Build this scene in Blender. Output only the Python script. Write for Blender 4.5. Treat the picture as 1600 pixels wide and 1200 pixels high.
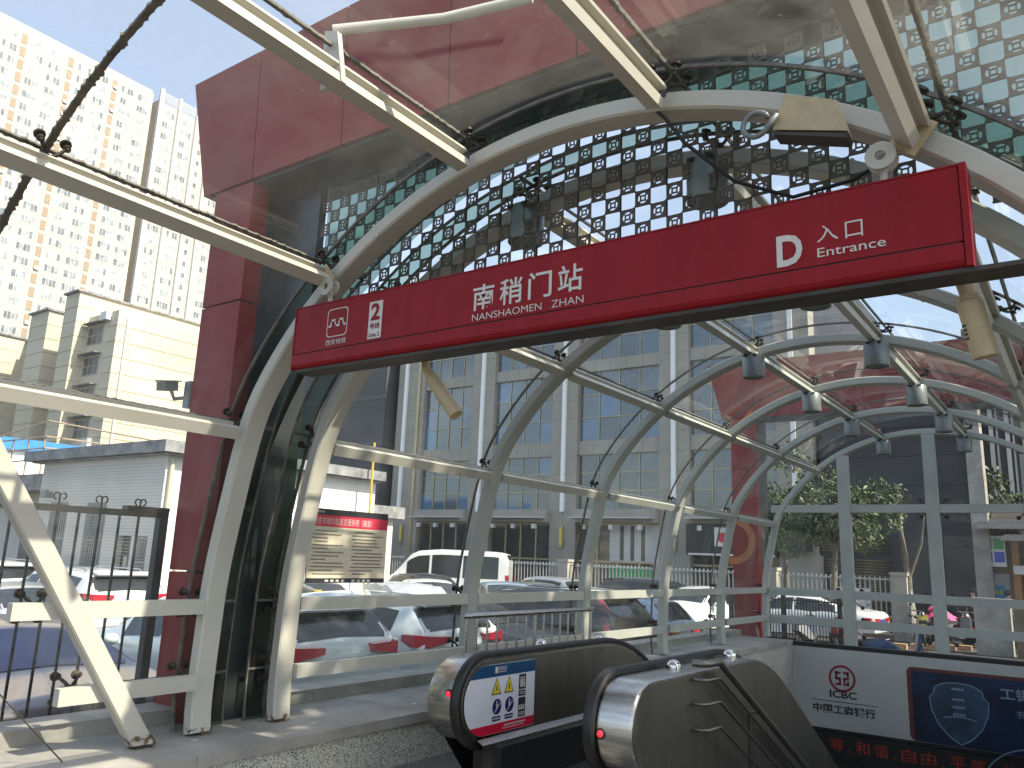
import bpy, bmesh, math, random
from mathutils import Matrix, Vector
R = math.radians
random.seed(7)
scene = bpy.context.scene
for o in list(bpy.data.objects):
    bpy.data.objects.remove(o, do_unlink=True)
COL = scene.collection

# ------------------------------------------------------------------ camera
FPX = 1253.744
cam_d = bpy.data.cameras.new("camera")
cam = bpy.data.objects.new("camera", cam_d)
COL.objects.link(cam)
cam_d.sensor_width = 36.0
cam_d.lens = 36.0 * FPX / 1600.0
cam_d.clip_start = 0.05
cam_d.clip_end = 2000.0
ROWS = ((0.8148986, -0.09130517, -0.5723667),
        (0.57830959, 0.19403393, 0.792407),
        (0.03870771, -0.97673651, 0.21092063))
m = Matrix.Identity(4)
for i in range(3):
    m[i][0] = ROWS[i][0]
    m[i][1] = -ROWS[i][1]
    m[i][2] = -ROWS[i][2]
m.translation = (0.0, 0.0, 1.65)
cam.matrix_world = m
scene.camera = cam

# ------------------------------------------------------------------ world, sun, exposure
SUN_EL, SUN_AZ = R(47.0), R(82.0)          # azimuth measured from +Y towards +X
w = bpy.data.worlds.new("World")
scene.world = w
w.use_nodes = True
nt = w.node_tree
bg = nt.nodes["Background"]
sky = nt.nodes.new("ShaderNodeTexSky")
sky.sky_type = 'NISHITA'
sky.sun_disc = False
sky.sun_elevation = SUN_EL
sky.sun_rotation = SUN_AZ
sky.air_density = 1.0
sky.dust_density = 2.0
sky.ozone_density = 1.5
tc = nt.nodes.new("ShaderNodeTexCoord")
nz = nt.nodes.new("ShaderNodeTexNoise")
nz.inputs["Scale"].default_value = 2.6
nz.inputs["Detail"].default_value = 7.0
nz.inputs["Roughness"].default_value = 0.58
mp = nt.nodes.new("ShaderNodeMapping")
mp.inputs["Scale"].default_value = (1.0, 1.0, 2.6)
rp = nt.nodes.new("ShaderNodeValToRGB")
rp.color_ramp.elements[0].position = 0.58
rp.color_ramp.elements[1].position = 0.78
mixc = nt.nodes.new("ShaderNodeMixRGB")
mixc.inputs[2].default_value = (7.5, 7.8, 8.2, 1)
nt.links.new(tc.outputs["Generated"], mp.inputs["Vector"])
nt.links.new(mp.outputs["Vector"], nz.inputs["Vector"])
nt.links.new(nz.outputs["Fac"], rp.inputs["Fac"])
nt.links.new(rp.outputs["Color"], mixc.inputs[0])
nt.links.new(sky.outputs[0], mixc.inputs[1])
haze_mix = nt.nodes.new("ShaderNodeMixRGB")
haze_mix.inputs[0].default_value = 0.22
haze_mix.inputs[2].default_value = (6.0, 6.15, 6.4, 1)
nt.links.new(mixc.outputs[0], haze_mix.inputs[1])
nt.links.new(haze_mix.outputs[0], bg.inputs["Color"])
bg.inputs["Strength"].default_value = 0.15

sun_d = bpy.data.lights.new("sun", 'SUN')
sun_d.energy = 5.0
sun_d.angle = R(0.5)
sun_d.color = (1.0, 0.90, 0.74)
sun = bpy.data.objects.new("sun", sun_d)
COL.objects.link(sun)
sd = Vector((math.cos(SUN_EL) * math.sin(SUN_AZ), math.cos(SUN_EL) * math.cos(SUN_AZ), math.sin(SUN_EL)))
sun.rotation_euler = sd.to_track_quat('Z', 'Y').to_euler()
sun.location = (20, 4, 30)

scene.view_settings.view_transform = 'Standard'
scene.view_settings.look = 'None'
scene.view_settings.gamma = 1.0
scene.view_settings.use_curve_mapping = False
scene.view_settings.exposure = 0.90
scene.render.engine = 'CYCLES'
cy = scene.cycles
cy.max_bounces = 14
cy.diffuse_bounces = 3
cy.glossy_bounces = 4
cy.transmission_bounces = 4
cy.transparent_max_bounces = 40
cy.use_denoising = True
cy.caustics_reflective = False
cy.caustics_refractive = False
cy.sample_clamp_indirect = 6.0

# ------------------------------------------------------------------ mesh builder
class MB:
    def __init__(self):
        self.v = []; self.f = []; self.m = []; self.M = Matrix.Identity(4); self.mi = 0
    def add(self, vs, fs, mi=None):
        b = len(self.v)
        M = self.M
        self.v += [tuple(M @ Vector(p)) for p in vs]
        self.f += [tuple(b + i for i in f) for f in fs]
        self.m += [self.mi if mi is None else mi] * len(fs)
        return self
    def box(self, a, b, mi=None):
        x0, y0, z0 = a; x1, y1, z1 = b
        if x0 > x1: x0, x1 = x1, x0
        if y0 > y1: y0, y1 = y1, y0
        if z0 > z1: z0, z1 = z1, z0
        vs = [(x0,y0,z0),(x1,y0,z0),(x1,y1,z0),(x0,y1,z0),(x0,y0,z1),(x1,y0,z1),(x1,y1,z1),(x0,y1,z1)]
        return self.add(vs, [(0,3,2,1),(4,5,6,7),(0,1,5,4),(1,2,6,5),(2,3,7,6),(3,0,4,7)], mi)
    def prism(self, poly, axis, t0, t1, mi=None):
        """poly: 2D outline (counter-clockwise or not), extruded along axis 'x','y' or 'z'."""
        n = len(poly)
        def P(p, t):
            return {'x': (t, p[0], p[1]), 'y': (p[0], t, p[1]), 'z': (p[0], p[1], t)}[axis]
        vs = [P(p, t0) for p in poly] + [P(p, t1) for p in poly]
        fs = [(i, (i+1) % n, n + (i+1) % n, n + i) for i in range(n)]
        fs += [tuple(reversed(range(n))), tuple(range(n, 2*n))]
        return self.add(vs, fs, mi)
    def sweep(self, rings, closed_ring=True, cap=True, mi=None):
        k = len(rings[0]); vs = [p for r in rings for p in r]; fs = []
        for i in range(len(rings) - 1):
            for j in range(k if closed_ring else k - 1):
                a = i*k + j; b = i*k + (j+1) % k
                fs.append((a, b, b + k, a + k))
        if cap and closed_ring:
            fs.append(tuple(reversed(range(k))))
            fs.append(tuple(range((len(rings)-1)*k, len(rings)*k)))
        return self.add(vs, fs, mi)
    def tube(self, path, r, n=8, mi=None, cap=True):
        path = [Vector(p) for p in path]; rings = []
        up = None
        for i, p in enumerate(path):
            t = (path[min(i+1, len(path)-1)] - path[max(i-1, 0)]).normalized()
            if up is None:
                up = Vector((0, 0, 1)) if abs(t.z) < 0.9 else Vector((1, 0, 0))
            s = t.cross(up)
            if s.length < 1e-4: s = t.cross(Vector((0, 1, 0.3)))
            s.normalize(); up = s.cross(t).normalized()
            rr = r[i] if isinstance(r, (list, tuple)) else r
            rings.append([tuple(p + s*rr*math.cos(2*math.pi*k/n) + up*rr*math.sin(2*math.pi*k/n)) for k in range(n)])
        return self.sweep(rings, mi=mi, cap=cap)
    def lathe(self, prof, n=16, mi=None):
        """prof: (radius, z) pairs, around local z."""
        rings = [[(r*math.cos(2*math.pi*k/n), r*math.sin(2*math.pi*k/n), z) for k in range(n)] for r, z in prof]
        return self.sweep(rings, mi=mi)
    def ball(self, c, r, n=10, mi=None, sz=1.0):
        rings = []
        for i in range(1, n):
            a = math.pi*i/n
            rings.append([(c[0]+r*math.sin(a)*math.cos(2*math.pi*k/n), c[1]+r*math.sin(a)*math.sin(2*math.pi*k/n), c[2]-r*sz*math.cos(a)) for k in range(n)])
        return self.sweep(rings, mi=mi)
    def quad(self, a, b, c, d, mi=None):
        return self.add([a, b, c, d], [(0, 1, 2, 3)], mi)
    def mesh(self, name, mats, smooth=False):
        me = bpy.data.meshes.new(name)
        me.from_pydata(self.v, [], self.f)
        for mt in (mats if isinstance(mats, (list, tuple)) else [mats]):
            me.materials.append(mt)
        if any(self.m):
            me.polygons.foreach_set("material_index", self.m)
        if smooth:
            me.polygons.foreach_set("use_smooth", [True]*len(self.f))
            if smooth is not True:
                me.set_sharp_from_angle(angle=R(smooth))
        bm = bmesh.new(); bm.from_mesh(me)
        bmesh.ops.recalc_face_normals(bm, faces=bm.faces)
        bm.to_mesh(me); bm.free()
        me.update()
        return me
    def build(self, name, mats, parent=None, smooth=False):
        off = WL.get(parent.name, Vector((0, 0, 0))) if parent else Vector((0, 0, 0))
        if off.length > 0:
            self.v = [(p[0]-off.x, p[1]-off.y, p[2]-off.z) for p in self.v]
        return link(name, self.mesh(name, mats, smooth), parent)

WL = {}      # world position of every thing's origin while it is being built
KIDS = {}
def link(name, data, parent=None, loc=(0, 0, 0), rot=(0, 0, 0)):
    o = bpy.data.objects.new(name, data)
    COL.objects.link(o)
    o.location = loc; o.rotation_euler = rot
    if parent:
        o.parent = parent
        KIDS.setdefault(parent.name, []).append(o)
        WL[o.name] = WL.get(parent.name, Vector((0, 0, 0))) + Vector(loc)
    return o
def thing(name, label, cat, loc=(0, 0, 0), group=None):
    o = bpy.data.objects.new(name, None)
    COL.objects.link(o)
    o.empty_display_size = 0.2
    o.location = loc
    WL[o.name] = Vector(loc)
    return tag(o, label, cat, group)
def tag(o, label=None, cat=None, group=None, kind=None):
    if label: o["label"] = label
    if cat: o["category"] = cat
    if group: o["group"] = group
    if kind: o["kind"] = kind
    return o
def struct(name, mb, mats, smooth=False):
    o = mb.build(name, mats, None, smooth); o["kind"] = "structure"; return o
def put(name, me, parent, loc, rot=(0, 0, 0)):
    """another part that shares mesh data, loc given in world metres"""
    off = WL.get(parent.name, Vector((0, 0, 0)))
    return link(name, me, parent, tuple(Vector(loc) - off), rot)
def copy_tree(o, parent=None, loc=None, rotz=None, label=None):
    c = o.copy(); COL.objects.link(c)
    if parent:
        c.parent = parent
        KIDS.setdefault(parent.name, []).append(c)
    if loc is not None: c.location = loc
    if rotz is not None: c.rotation_euler = (0, 0, rotz)
    if label: c["label"] = label
    for k in KIDS.get(o.name, []):
        copy_tree(k, c)
    return c

# ------------------------------------------------------------------ materials
def nodes_of(name):
    mt = bpy.data.materials.new(name); mt.use_nodes = True
    t = mt.node_tree
    return mt, t, t.nodes["Principled BSDF"]
def mat(name, col, rough=0.5, metal=0.0, var=0.12, scale=3.0, bump=0.0, bscale=40.0, dark=None, spec=0.5, coat=0.0, stretch=None):
    mt, t, b = nodes_of(name)
    b.inputs["Roughness"].default_value = rough
    b.inputs["Metallic"].default_value = metal
    b.inputs["Specular IOR Level"].default_value = spec
    if coat: b.inputs["Coat Weight"].default_value = coat; b.inputs["Coat Roughness"].default_value = 0.06
    geo = t.nodes.new("ShaderNodeNewGeometry")
    src = geo.outputs["Position"]
    if stretch:
        mp = t.nodes.new("ShaderNodeMapping"); mp.inputs["Scale"].default_value = stretch
        t.links.new(src, mp.inputs["Vector"]); src = mp.outputs["Vector"]
    if var > 0:
        n = t.nodes.new("ShaderNodeTexNoise"); n.inputs["Scale"].default_value = scale
        n.inputs["Detail"].default_value = 6; n.inputs["Roughness"].default_value = 0.62
        t.links.new(src, n.inputs["Vector"])
        r = t.nodes.new("ShaderNodeValToRGB")
        r.color_ramp.elements[0].position = 0.3; r.color_ramp.elements[1].position = 0.7
        d = dark or tuple(c*(1-var*2) for c in col)
        u = tuple(min(1, c*(1+var*0.6)) for c in col)
        r.color_ramp.elements[0].color = (*d, 1); r.color_ramp.elements[1].color = (*u, 1)
        t.links.new(n.outputs["Fac"], r.inputs["Fac"]); t.links.new(r.outputs["Color"], b.inputs["Base Color"])
        rr = t.nodes.new("ShaderNodeMapRange"); rr.inputs["To Min"].default_value = min(1, rough*1.25); rr.inputs["To Max"].default_value = rough*0.8
        t.links.new(n.outputs["Fac"], rr.inputs["Value"]); t.links.new(rr.outputs[0], b.inputs["Roughness"])
    else:
        b.inputs["Base Color"].default_value = (*col, 1)
    if bump > 0:
        n2 = t.nodes.new("ShaderNodeTexNoise"); n2.inputs["Scale"].default_value = bscale; n2.inputs["Detail"].default_value = 4
        t.links.new(src, n2.inputs["Vector"])
        bp = t.nodes.new("ShaderNodeBump"); bp.inputs["Strength"].default_value = bump; bp.inputs["Distance"].default_value = 0.01
        t.links.new(n2.outputs["Fac"], bp.inputs["Height"]); t.links.new(bp.outputs[0], b.inputs["Normal"])
    return mt
def glass(name, tint=(0.93, 0.97, 0.95), dust=0.06, dustcol=(0.62, 0.60, 0.55), refl=1.0, dscale=1.6, wavy=0.0):
    """pane seen through: clear transmission, fresnel reflection and a thin uneven film of dust"""
    mt = bpy.data.materials.new(name); mt.use_nodes = True; t = mt.node_tree; t.nodes.clear()
    out = t.nodes.new("ShaderNodeOutputMaterial")
    tr = t.nodes.new("ShaderNodeBsdfTransparent"); tr.inputs[0].default_value = (*tint, 1)
    gl = t.nodes.new("ShaderNodeBsdfGlossy"); gl.inputs["Roughness"].default_value = 0.03
    gl.inputs["Color"].default_value = (1, 1, 1, 1)
    fr = t.nodes.new("ShaderNodeFresnel"); fr.inputs["IOR"].default_value = 1.38
    m1 = t.nodes.new("ShaderNodeMixShader")
    geo = t.nodes.new("ShaderNodeNewGeometry")
    inv = t.nodes.new("ShaderNodeMath"); inv.operation = 'SUBTRACT'; inv.inputs[0].default_value = 1.0
    t.links.new(geo.outputs["Backfacing"], inv.inputs[1])
    fm = t.nodes.new("ShaderNodeMath"); fm.operation = 'MULTIPLY'
    t.links.new(fr.outputs[0], fm.inputs[0]); t.links.new(inv.outputs[0], fm.inputs[1])
    fm2 = t.nodes.new("ShaderNodeMath"); fm2.operation = 'MULTIPLY'; fm2.inputs[1].default_value = refl
    t.links.new(fm.outputs[0], fm2.inputs[0])
    t.links.new(fm2.outputs[0], m1.inputs[0]); t.links.new(tr.outputs[0], m1.inputs[1]); t.links.new(gl.outputs[0], m1.inputs[2])
    df = t.nodes.new("ShaderNodeBsdfDiffuse"); df.inputs[0].default_value = (*dustcol, 1)
    tl = t.nodes.new("ShaderNodeBsdfTranslucent"); tl.inputs[0].default_value = (*dustcol, 1)
    ad = t.nodes.new("ShaderNodeMixShader"); ad.inputs[0].default_value = 0.5
    t.links.new(df.outputs[0], ad.inputs[1]); t.links.new(tl.outputs[0], ad.inputs[2])
    n = t.nodes.new("ShaderNodeTexNoise"); n.inputs["Scale"].default_value = dscale; n.inputs["Detail"].default_value = 8; n.inputs["Roughness"].default_value = 0.68
    t.links.new(geo.outputs["Position"], n.inputs["Vector"])
    mr = t.nodes.new("ShaderNodeMapRange"); mr.inputs["From Min"].default_value = 0.3; mr.inputs["From Max"].default_value = 0.75
    mr.inputs["To Min"].default_value = dust*0.35; mr.inputs["To Max"].default_value = dust*1.7
    t.links.new(n.outputs["Fac"], mr.inputs["Value"])
    sp = t.nodes.new("ShaderNodeTexNoise"); sp.inputs["Scale"].default_value = 55; sp.inputs["Detail"].default_value = 2
    t.links.new(geo.outputs["Position"], sp.inputs["Vector"])
    ms = t.nodes.new("ShaderNodeMapRange"); ms.inputs["From Min"].default_value = 0.70; ms.inputs["From Max"].default_value = 0.78
    ms.inputs["To Max"].default_value = min(0.5, dust*6)
    t.links.new(sp.outputs["Fac"], ms.inputs["Value"])
    mx = t.nodes.new("ShaderNodeMath"); mx.operation = 'MAXIMUM'
    t.links.new(mr.outputs[0], mx.inputs[0]); t.links.new(ms.outputs[0], mx.inputs[1])
    m2 = t.nodes.new("ShaderNodeMixShader")
    t.links.new(mx.outputs[0], m2.inputs[0]); t.links.new(m1.outputs[0], m2.inputs[1]); t.links.new(ad.outputs[0], m2.inputs[2])
    if wavy:
        n3 = t.nodes.new("ShaderNodeTexNoise"); n3.inputs["Scale"].default_value = 2.2; n3.inputs["Detail"].default_value = 1
        t.links.new(geo.outputs["Position"], n3.inputs["Vector"])
        bp = t.nodes.new("ShaderNodeBump"); bp.inputs["Strength"].default_value = wavy; bp.inputs["Distance"].default_value = 0.05
        t.links.new(n3.outputs["Fac"], bp.inputs["Height"]); t.links.new(bp.outputs[0], gl.inputs["Normal"])
    t.links.new(m2.outputs[0], out.inputs[0])
    return mt
def emit(name, col, s):
    mt, t, b = nodes_of(name)
    b.inputs["Base Color"].default_value = (*col, 1)
    b.inputs["Emission Color"].default_value = (*col, 1); b.inputs["Emission Strength"].default_value = s
    return mt
def speckle(name, c0, c1, scale, rough=0.6, bump=0.0):
    mt, t, b = nodes_of(name); b.inputs["Roughness"].default_value = rough
    geo = t.nodes.new("ShaderNodeNewGeometry")
    vo = t.nodes.new("ShaderNodeTexVoronoi"); vo.inputs["Scale"].default_value = scale
    n = t.nodes.new("ShaderNodeTexNoise"); n.inputs["Scale"].default_value = scale*0.6; n.inputs["Detail"].default_value = 3
    t.links.new(geo.outputs["Position"], vo.inputs["Vector"]); t.links.new(geo.outputs["Position"], n.inputs["Vector"])
    sp = t.nodes.new("ShaderNodeSeparateColor"); t.links.new(vo.outputs["Color"], sp.inputs[0])
    r = t.nodes.new("ShaderNodeValToRGB"); e = r.color_ramp.elements
    r.color_ramp.interpolation = 'LINEAR'
    e[0].position = 0.22; e[0].color = (*c0, 1); e[1].position = 0.45; e[1].color = (*c1, 1)
    x = r.color_ramp.elements.new(0.9); x.color = tuple(min(1, c*1.25) for c in c1) + (1,)
    t.links.new(sp.outputs[0], r.inputs["Fac"])
    big = t.nodes.new("ShaderNodeTexNoise"); big.inputs["Scale"].default_value = 2.0; big.inputs["Detail"].default_value = 5
    t.links.new(geo.outputs["Position"], big.inputs["Vector"])
    mr = t.nodes.new("ShaderNodeMapRange"); mr.inputs["To Min"].default_value = 0.7; mr.inputs["To Max"].default_value = 1.15
    t.links.new(big.outputs["Fac"], mr.inputs["Value"])
    mm = t.nodes.new("ShaderNodeMixRGB"); mm.blend_type = 'MULTIPLY'; mm.inputs[0].default_value = 1.0
    t.links.new(r.outputs["Color"], mm.inputs[1]); t.links.new(mr.outputs[0], mm.inputs[2])
    t.links.new(mm.outputs[0], b.inputs["Base Color"])
    return mt

M = {}
def rust(name):
    mt = mat(name, (0.20, 0.11, 0.045), 0.9, var=0.35, scale=30)
    t = mt.node_tree; b = t.nodes["Principled BSDF"]
    geo = t.nodes.new("ShaderNodeNewGeometry"); n = t.nodes.new("ShaderNodeTexNoise"); n.inputs["Scale"].default_value = 26; n.inputs["Detail"].default_value = 6
    t.links.new(geo.outputs["Position"], n.inputs["Vector"])
    r = t.nodes.new("ShaderNodeMapRange"); r.inputs["From Min"].default_value = 0.5; r.inputs["From Max"].default_value = 0.62
    t.links.new(n.outputs["Fac"], r.inputs["Value"]); t.links.new(r.outputs[0], b.inputs["Alpha"])
    return mt
M['rust'] = rust("rust_stain")
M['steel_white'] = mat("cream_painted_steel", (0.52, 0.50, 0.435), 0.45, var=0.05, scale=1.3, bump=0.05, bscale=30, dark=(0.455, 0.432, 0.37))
M['steel_shaded'] = mat("shaded_cream_steel", (0.42, 0.43, 0.385), 0.45, var=0.08, scale=2.0, bump=0.05, bscale=25)  # darker copy of the cream paint, standing in for less sun farther in
M['glass'] = glass("vault_glass", (0.955, 0.975, 0.965), dust=0.042, refl=0.75)
M['glass_front'] = glass("front_vault_glass", (0.95, 0.97, 0.965), dust=0.055, refl=0.75)
M['glass_green'] = glass("green_glass", (0.66, 0.75, 0.69), dust=0.035, refl=0.7)
M['backing'] = glass("grimy_backing_glass", (0.60, 0.69, 0.635), dust=0.06, refl=0.6)
M['sealant'] = mat("black_sealant", (0.055, 0.052, 0.045), 0.8, var=0.4, scale=14, bump=0.5, bscale=60, dark=(0.20, 0.18, 0.15))
M['spider'] = mat("weathered_steel_fitting", (0.10, 0.085, 0.07), 0.5, 0.7, var=0.25, scale=30)
M['red_panel'] = mat("red_metal_panel", (0.25, 0.018, 0.019), 0.5, var=0.12, scale=1.2, spec=0.25)
M['dark_panel'] = mat("dark_grey_panel", (0.035, 0.04, 0.04), 0.3, var=0.2, scale=1.5)
M['coin'] = mat("brown_coin_tile", (0.135, 0.115, 0.095), 0.6, 0.1, var=0.22, scale=9, dark=(0.06, 0.05, 0.04))
M['sign_red'] = mat("sign_red", (0.27, 0.006, 0.012), 0.5, var=0.10, scale=4, spec=0.25, stretch=(2, 2, .6))
M['sign_white'] = mat("sign_white_print", (0.64, 0.60, 0.56), 0.5, var=0.05)
M['sign_dark'] = mat("sign_dark_frame", (0.05, 0.04, 0.035), 0.6, var=0.2)
M['black'] = mat("black_paint", (0.018, 0.018, 0.018), 0.45, var=0.15, scale=8)
M['rubber'] = mat("black_handrail_rubber", (0.016, 0.015, 0.015), 0.42, var=0.1, scale=6)
M['steel'] = mat("brushed_stainless_steel", (0.56, 0.54, 0.50), 0.27, 1.0, var=0.12, scale=4, stretch=(1, 1, 12))
M['steel_dark'] = mat("worn_stainless_sheet", (0.26, 0.24, 0.21), 0.42, 1.0, var=0.18, scale=2.5, stretch=(1, 1, 0.3))
M['chrome'] = mat("chrome", (0.75, 0.74, 0.72), 0.12, 1.0, var=0.03)
M['granite'] = speckle("speckled_granite", (0.08, 0.08, 0.07), (0.60, 0.575, 0.49), 150, 0.55)
M['coping'] = mat("grey_stone_coping", (0.37, 0.35, 0.31), 0.6, var=0.22, scale=1.8, bump=0.1, bscale=60)
M['concrete'] = mat("concrete", (0.22, 0.215, 0.20), 0.8, var=0.2, scale=1.5, bump=0.1)
M['asphalt'] = mat("asphalt", (0.055, 0.054, 0.052), 0.9, var=0.25, scale=1.0, bump=0.3, bscale=80)
M['floor'] = speckle("platform_stone", (0.06, 0.06, 0.055), (0.20, 0.19, 0.175), 120, 0.5)
M['tan'] = mat("tan_camera_housing", (0.50, 0.40, 0.24), 0.45, var=0.10, scale=10)
M['lamp_grey'] = mat("grey_lamp_housing", (0.20, 0.22, 0.22), 0.4, 0.3, var=0.08)
M['lens'] = mat("lamp_lens", (0.55, 0.53, 0.48), 0.15, var=0.2, scale=40)
M['ad_white'] = mat("lightbox_face", (0.47, 0.47, 0.44), 0.35, var=0.06, scale=1.2)
M['ad_blue'] = mat("poster_navy", (0.012, 0.028, 0.075), 0.3, var=0.5, scale=1.6, dark=(0.004, 0.006, 0.012))
M['ad_shield'] = mat("poster_shield_blue", (0.045, 0.09, 0.15), 0.3, var=0.4, scale=2.0)
M['ad_line'] = mat("poster_pale_blue", (0.24, 0.33, 0.42), 0.4, var=0.1)
M['ad_brown'] = mat("poster_brown_border", (0.13, 0.035, 0.03), 0.4, var=0.1)
M['print_black'] = mat("black_print", (0.025, 0.025, 0.028), 0.5, var=0)
M['print_red'] = mat("dark_red_print", (0.25, 0.02, 0.03), 0.5, var=0)
M['led'] = emit("red_led", (0.30, 0.035, 0.02), 0.03)
M['paper'] = mat("printed_notice_sheet", (0.72, 0.64, 0.48), 0.5, var=0.08, scale=6)
M['notice_red'] = mat("notice_red_band", (0.62, 0.03, 0.07), 0.45, var=0.05)
M['print_grey'] = mat("grey_print", (0.22, 0.20, 0.17), 0.6, var=0)
M['sticker_white'] = mat("sticker_white", (0.74, 0.73, 0.78), 0.3, var=0.03)
M['sticker_blue'] = mat("sticker_blue", (0.015, 0.07, 0.16), 0.3, var=0.05)
M['sticker_navy'] = mat("sticker_navy", (0.02, 0.015, 0.13), 0.3, var=0)
M['sticker_yellow'] = mat("sticker_yellow", (0.72, 0.56, 0.03), 0.35, var=0)
M['sticker_red'] = mat("sticker_red", (0.62, 0.01, 0.05), 0.35, var=0)
M['red_lamp'] = emit("red_button_lamp", (0.8, 0.03, 0.05), 0.6)

# ------------------------------------------------------------------ text
_tc = {}
def text_mesh(s, bold=0.0):
    k = (s, bold)
    if k in _tc: return _tc[k]
    cu = bpy.data.curves.new("lettering", 'FONT')
    cu.body = s; cu.size = 1.0; cu.offset = bold; cu.extrude = 0.0; cu.resolution_u = 3
    o = bpy.data.objects.new("lettering_source", cu); COL.objects.link(o)
    dg = bpy.context.evaluated_depsgraph_get()
    me = bpy.data.meshes.new_from_object(o.evaluated_get(dg))
    vs = [tuple(v.co) for v in me.vertices]; fs = [tuple(p.vertices) for p in me.polygons]
    bpy.data.objects.remove(o, do_unlink=True); bpy.data.curves.remove(cu); bpy.data.meshes.remove(me)
    _tc[k] = (vs, fs)
    return vs, fs
def letters(mb, s, origin, right, up, width, height, bold=0.0, mi=None):
    """lay the word s into the rectangle origin + width*right + height*up as thin print"""
    vs, fs = text_mesh(s, bold)
    x0 = min(v[0] for v in vs); x1 = max(v[0] for v in vs); y0 = min(v[1] for v in vs); y1 = max(v[1] for v in vs)
    rt = Vector(right).normalized(); u = Vector(up).normalized(); o = Vector(origin)
    mb.add([tuple(o + rt*((v[0]-x0)/(x1-x0)*width) + u*((v[1]-y0)/max(1e-6, (y1-y0))*height)) for v in vs], fs, mi)
    return mb
def disc(mb, c, right, up, r, n=24, mi=None, r_in=0.0):
    rt = Vector(right); u = Vector(up); c = Vector(c)
    P = lambda rr, k: tuple(c + rt*rr*math.cos(2*math.pi*k/n) + u*rr*math.sin(2*math.pi*k/n))
    if r_in <= 0:
        return mb.add([P(r, k) for k in range(n)], [tuple(range(n))], mi)
    return mb.add([P(r, k) for k in range(n)] + [P(r_in, k) for k in range(n)],
                  [(k, (k+1) % n, n + (k+1) % n, n + k) for k in range(n)], mi)
def rect(mb, o, right, up, x0, y0, x1, y1, mi=None):
    o = Vector(o); rt = Vector(right); u = Vector(up)
    return mb.quad(*[tuple(o + rt*a + u*b) for a, b in ((x0, y0), (x1, y0), (x1, y1), (x0, y1))], mi=mi)
# ================================================================== SETTING: ground
LOT = -0.55
b = MB(); b.quad((-400, -60, LOT), (-5.95, -60, LOT), (-5.95, 400, LOT), (-400, 400, LOT))
b.quad((-5.95, 15.9, LOT), (400, 15.9, LOT), (400, 400, LOT), (-5.95, 400, LOT))
b.quad((0.98, -60, LOT), (400, -60, LOT), (400, 15.9, LOT), (0.98, 15.9, LOT))
b.quad((-5.95, -60, LOT), (0.98, -60, LOT), (0.98, -2.2, LOT), (-5.95, -2.2, LOT))
struct("ground", b, M['asphalt'])
b = MB(); b.box((-4.66, -2.2, -0.6), (0.0, 6.28, 0.0)); b.box((0.0, -2.2, -0.6), (0.98, 4.4, 0.0))
b.box((-5.95, -2.2, -0.6), (-4.66, 2.2, 0.0))
struct("entrance_floor", b, M['floor'])
# pit below the vault
b = MB(); b.box((-4.9, 6.28, -6.2), (0.98, 15.9, -6.0)); b.box((-4.9, 15.72, -6.0), (0.98, 15.9, -1.66))
b.box((0.2, 6.28, -6.0), (0.4, 15.72, 0.0))
struct("stair_pit", b, M['concrete'])

# ================================================================== the vault
CX, CZ = -2.28, 1.09
_rt = [(-40, 3.0), (-14, 3.0), (-2, 2.91), (7, 2.91), (16, 2.915), (23, 2.965), (31, 3.05), (91, 3.05)]
def vr(th):
    if th > 90: th = 180 - th
    s = 0.0
    for d in (-3, 0, 3):
        t = min(max(th + d, -39.9), 90.9)
        for (a, ra), (c, rc) in zip(_rt, _rt[1:]):
            if a <= t <= c:
                s += ra + (rc - ra)*(t - a)/(c - a); break
    return s / 3
def vp(th, off, y):
    r = vr(th) + off
    return Vector((CX + r*math.cos(R(th)), y, CZ + r*math.sin(R(th))))
def tilt(z):                      # front face of the leaning entrance arch
    return 3.15 - (z - 0.37)*0.665
ARCH = [3.5, 4.19, 6.46, 8.71, 10.98, 13.22, 15.5]
A0, A1 = -13.8, 193.8
canopy = thing("station_canopy", "long glass barrel vault on cream steel arches over the escalator entrance", "canopy", (CX, 3.5, 0.38))

def arch_mesh(yf, depth=0.16, n=88, lean=False):
    rings = []; c = 0.012
    for i in range(n + 1):
        th = A0 + (A1 - A0)*i/n
        sec = [(-0.10 + c, 0), (0 - c, 0), (0, c), (0, depth - c), (-c, depth), (-0.10 + c, depth), (-0.10, depth - c), (-0.10, c)]
        ring = []
        for r, d in sec:
            p = vp(th, r, 0)
            if lean and 0 < p.z < 3.0:      # straighter legs than the upright arches
                k = max(0.0, min(1.0, (3.0 - p.z)/0.8)); e = CX + (-2.83 - r if p.x < CX else 2.83 + r)
                p.x = p.x + (e - p.x)*k
            y = yf(p.z) + d
            p.z = max(p.z, 0.378)
            ring.append((p.x, y, p.z))
        rings.append(ring)
    b = MB(); b.sweep(rings); return b
for i, y in enumerate(ARCH):
    o = arch_mesh(lambda z, y=y: y).build("arch", M['steel_white'] if i < 2 else M['steel_shaded'], canopy, smooth=35)
    # welded joint plates around the arch
    for th in (118.0, 62.0):
        b = MB(); p = vp(th, 0.002, y - 0.002); q = vp(th + 0.35, 0.002, y - 0.002); p2 = vp(th, -0.102, y - 0.002); q2 = vp(th + 0.35, -0.102, y - 0.002)
        b.sweep([[tuple(p), tuple(q), tuple(q2), tuple(p2)], [(p.x, y+0.162, p.z), (q.x, y+0.162, q.z), (q2.x, y+0.162, q2.z), (p2.x, y+0.162, p2.z)]])
        b.build("weld_band", M['steel_white'] if i < 2 else M['steel_shaded'], o)
arch_mesh(lambda z: tilt(z) - 0.085, 0.15, lean=True).build("leaning_front_arch", M['steel_white'], canopy, smooth=35)
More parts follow.
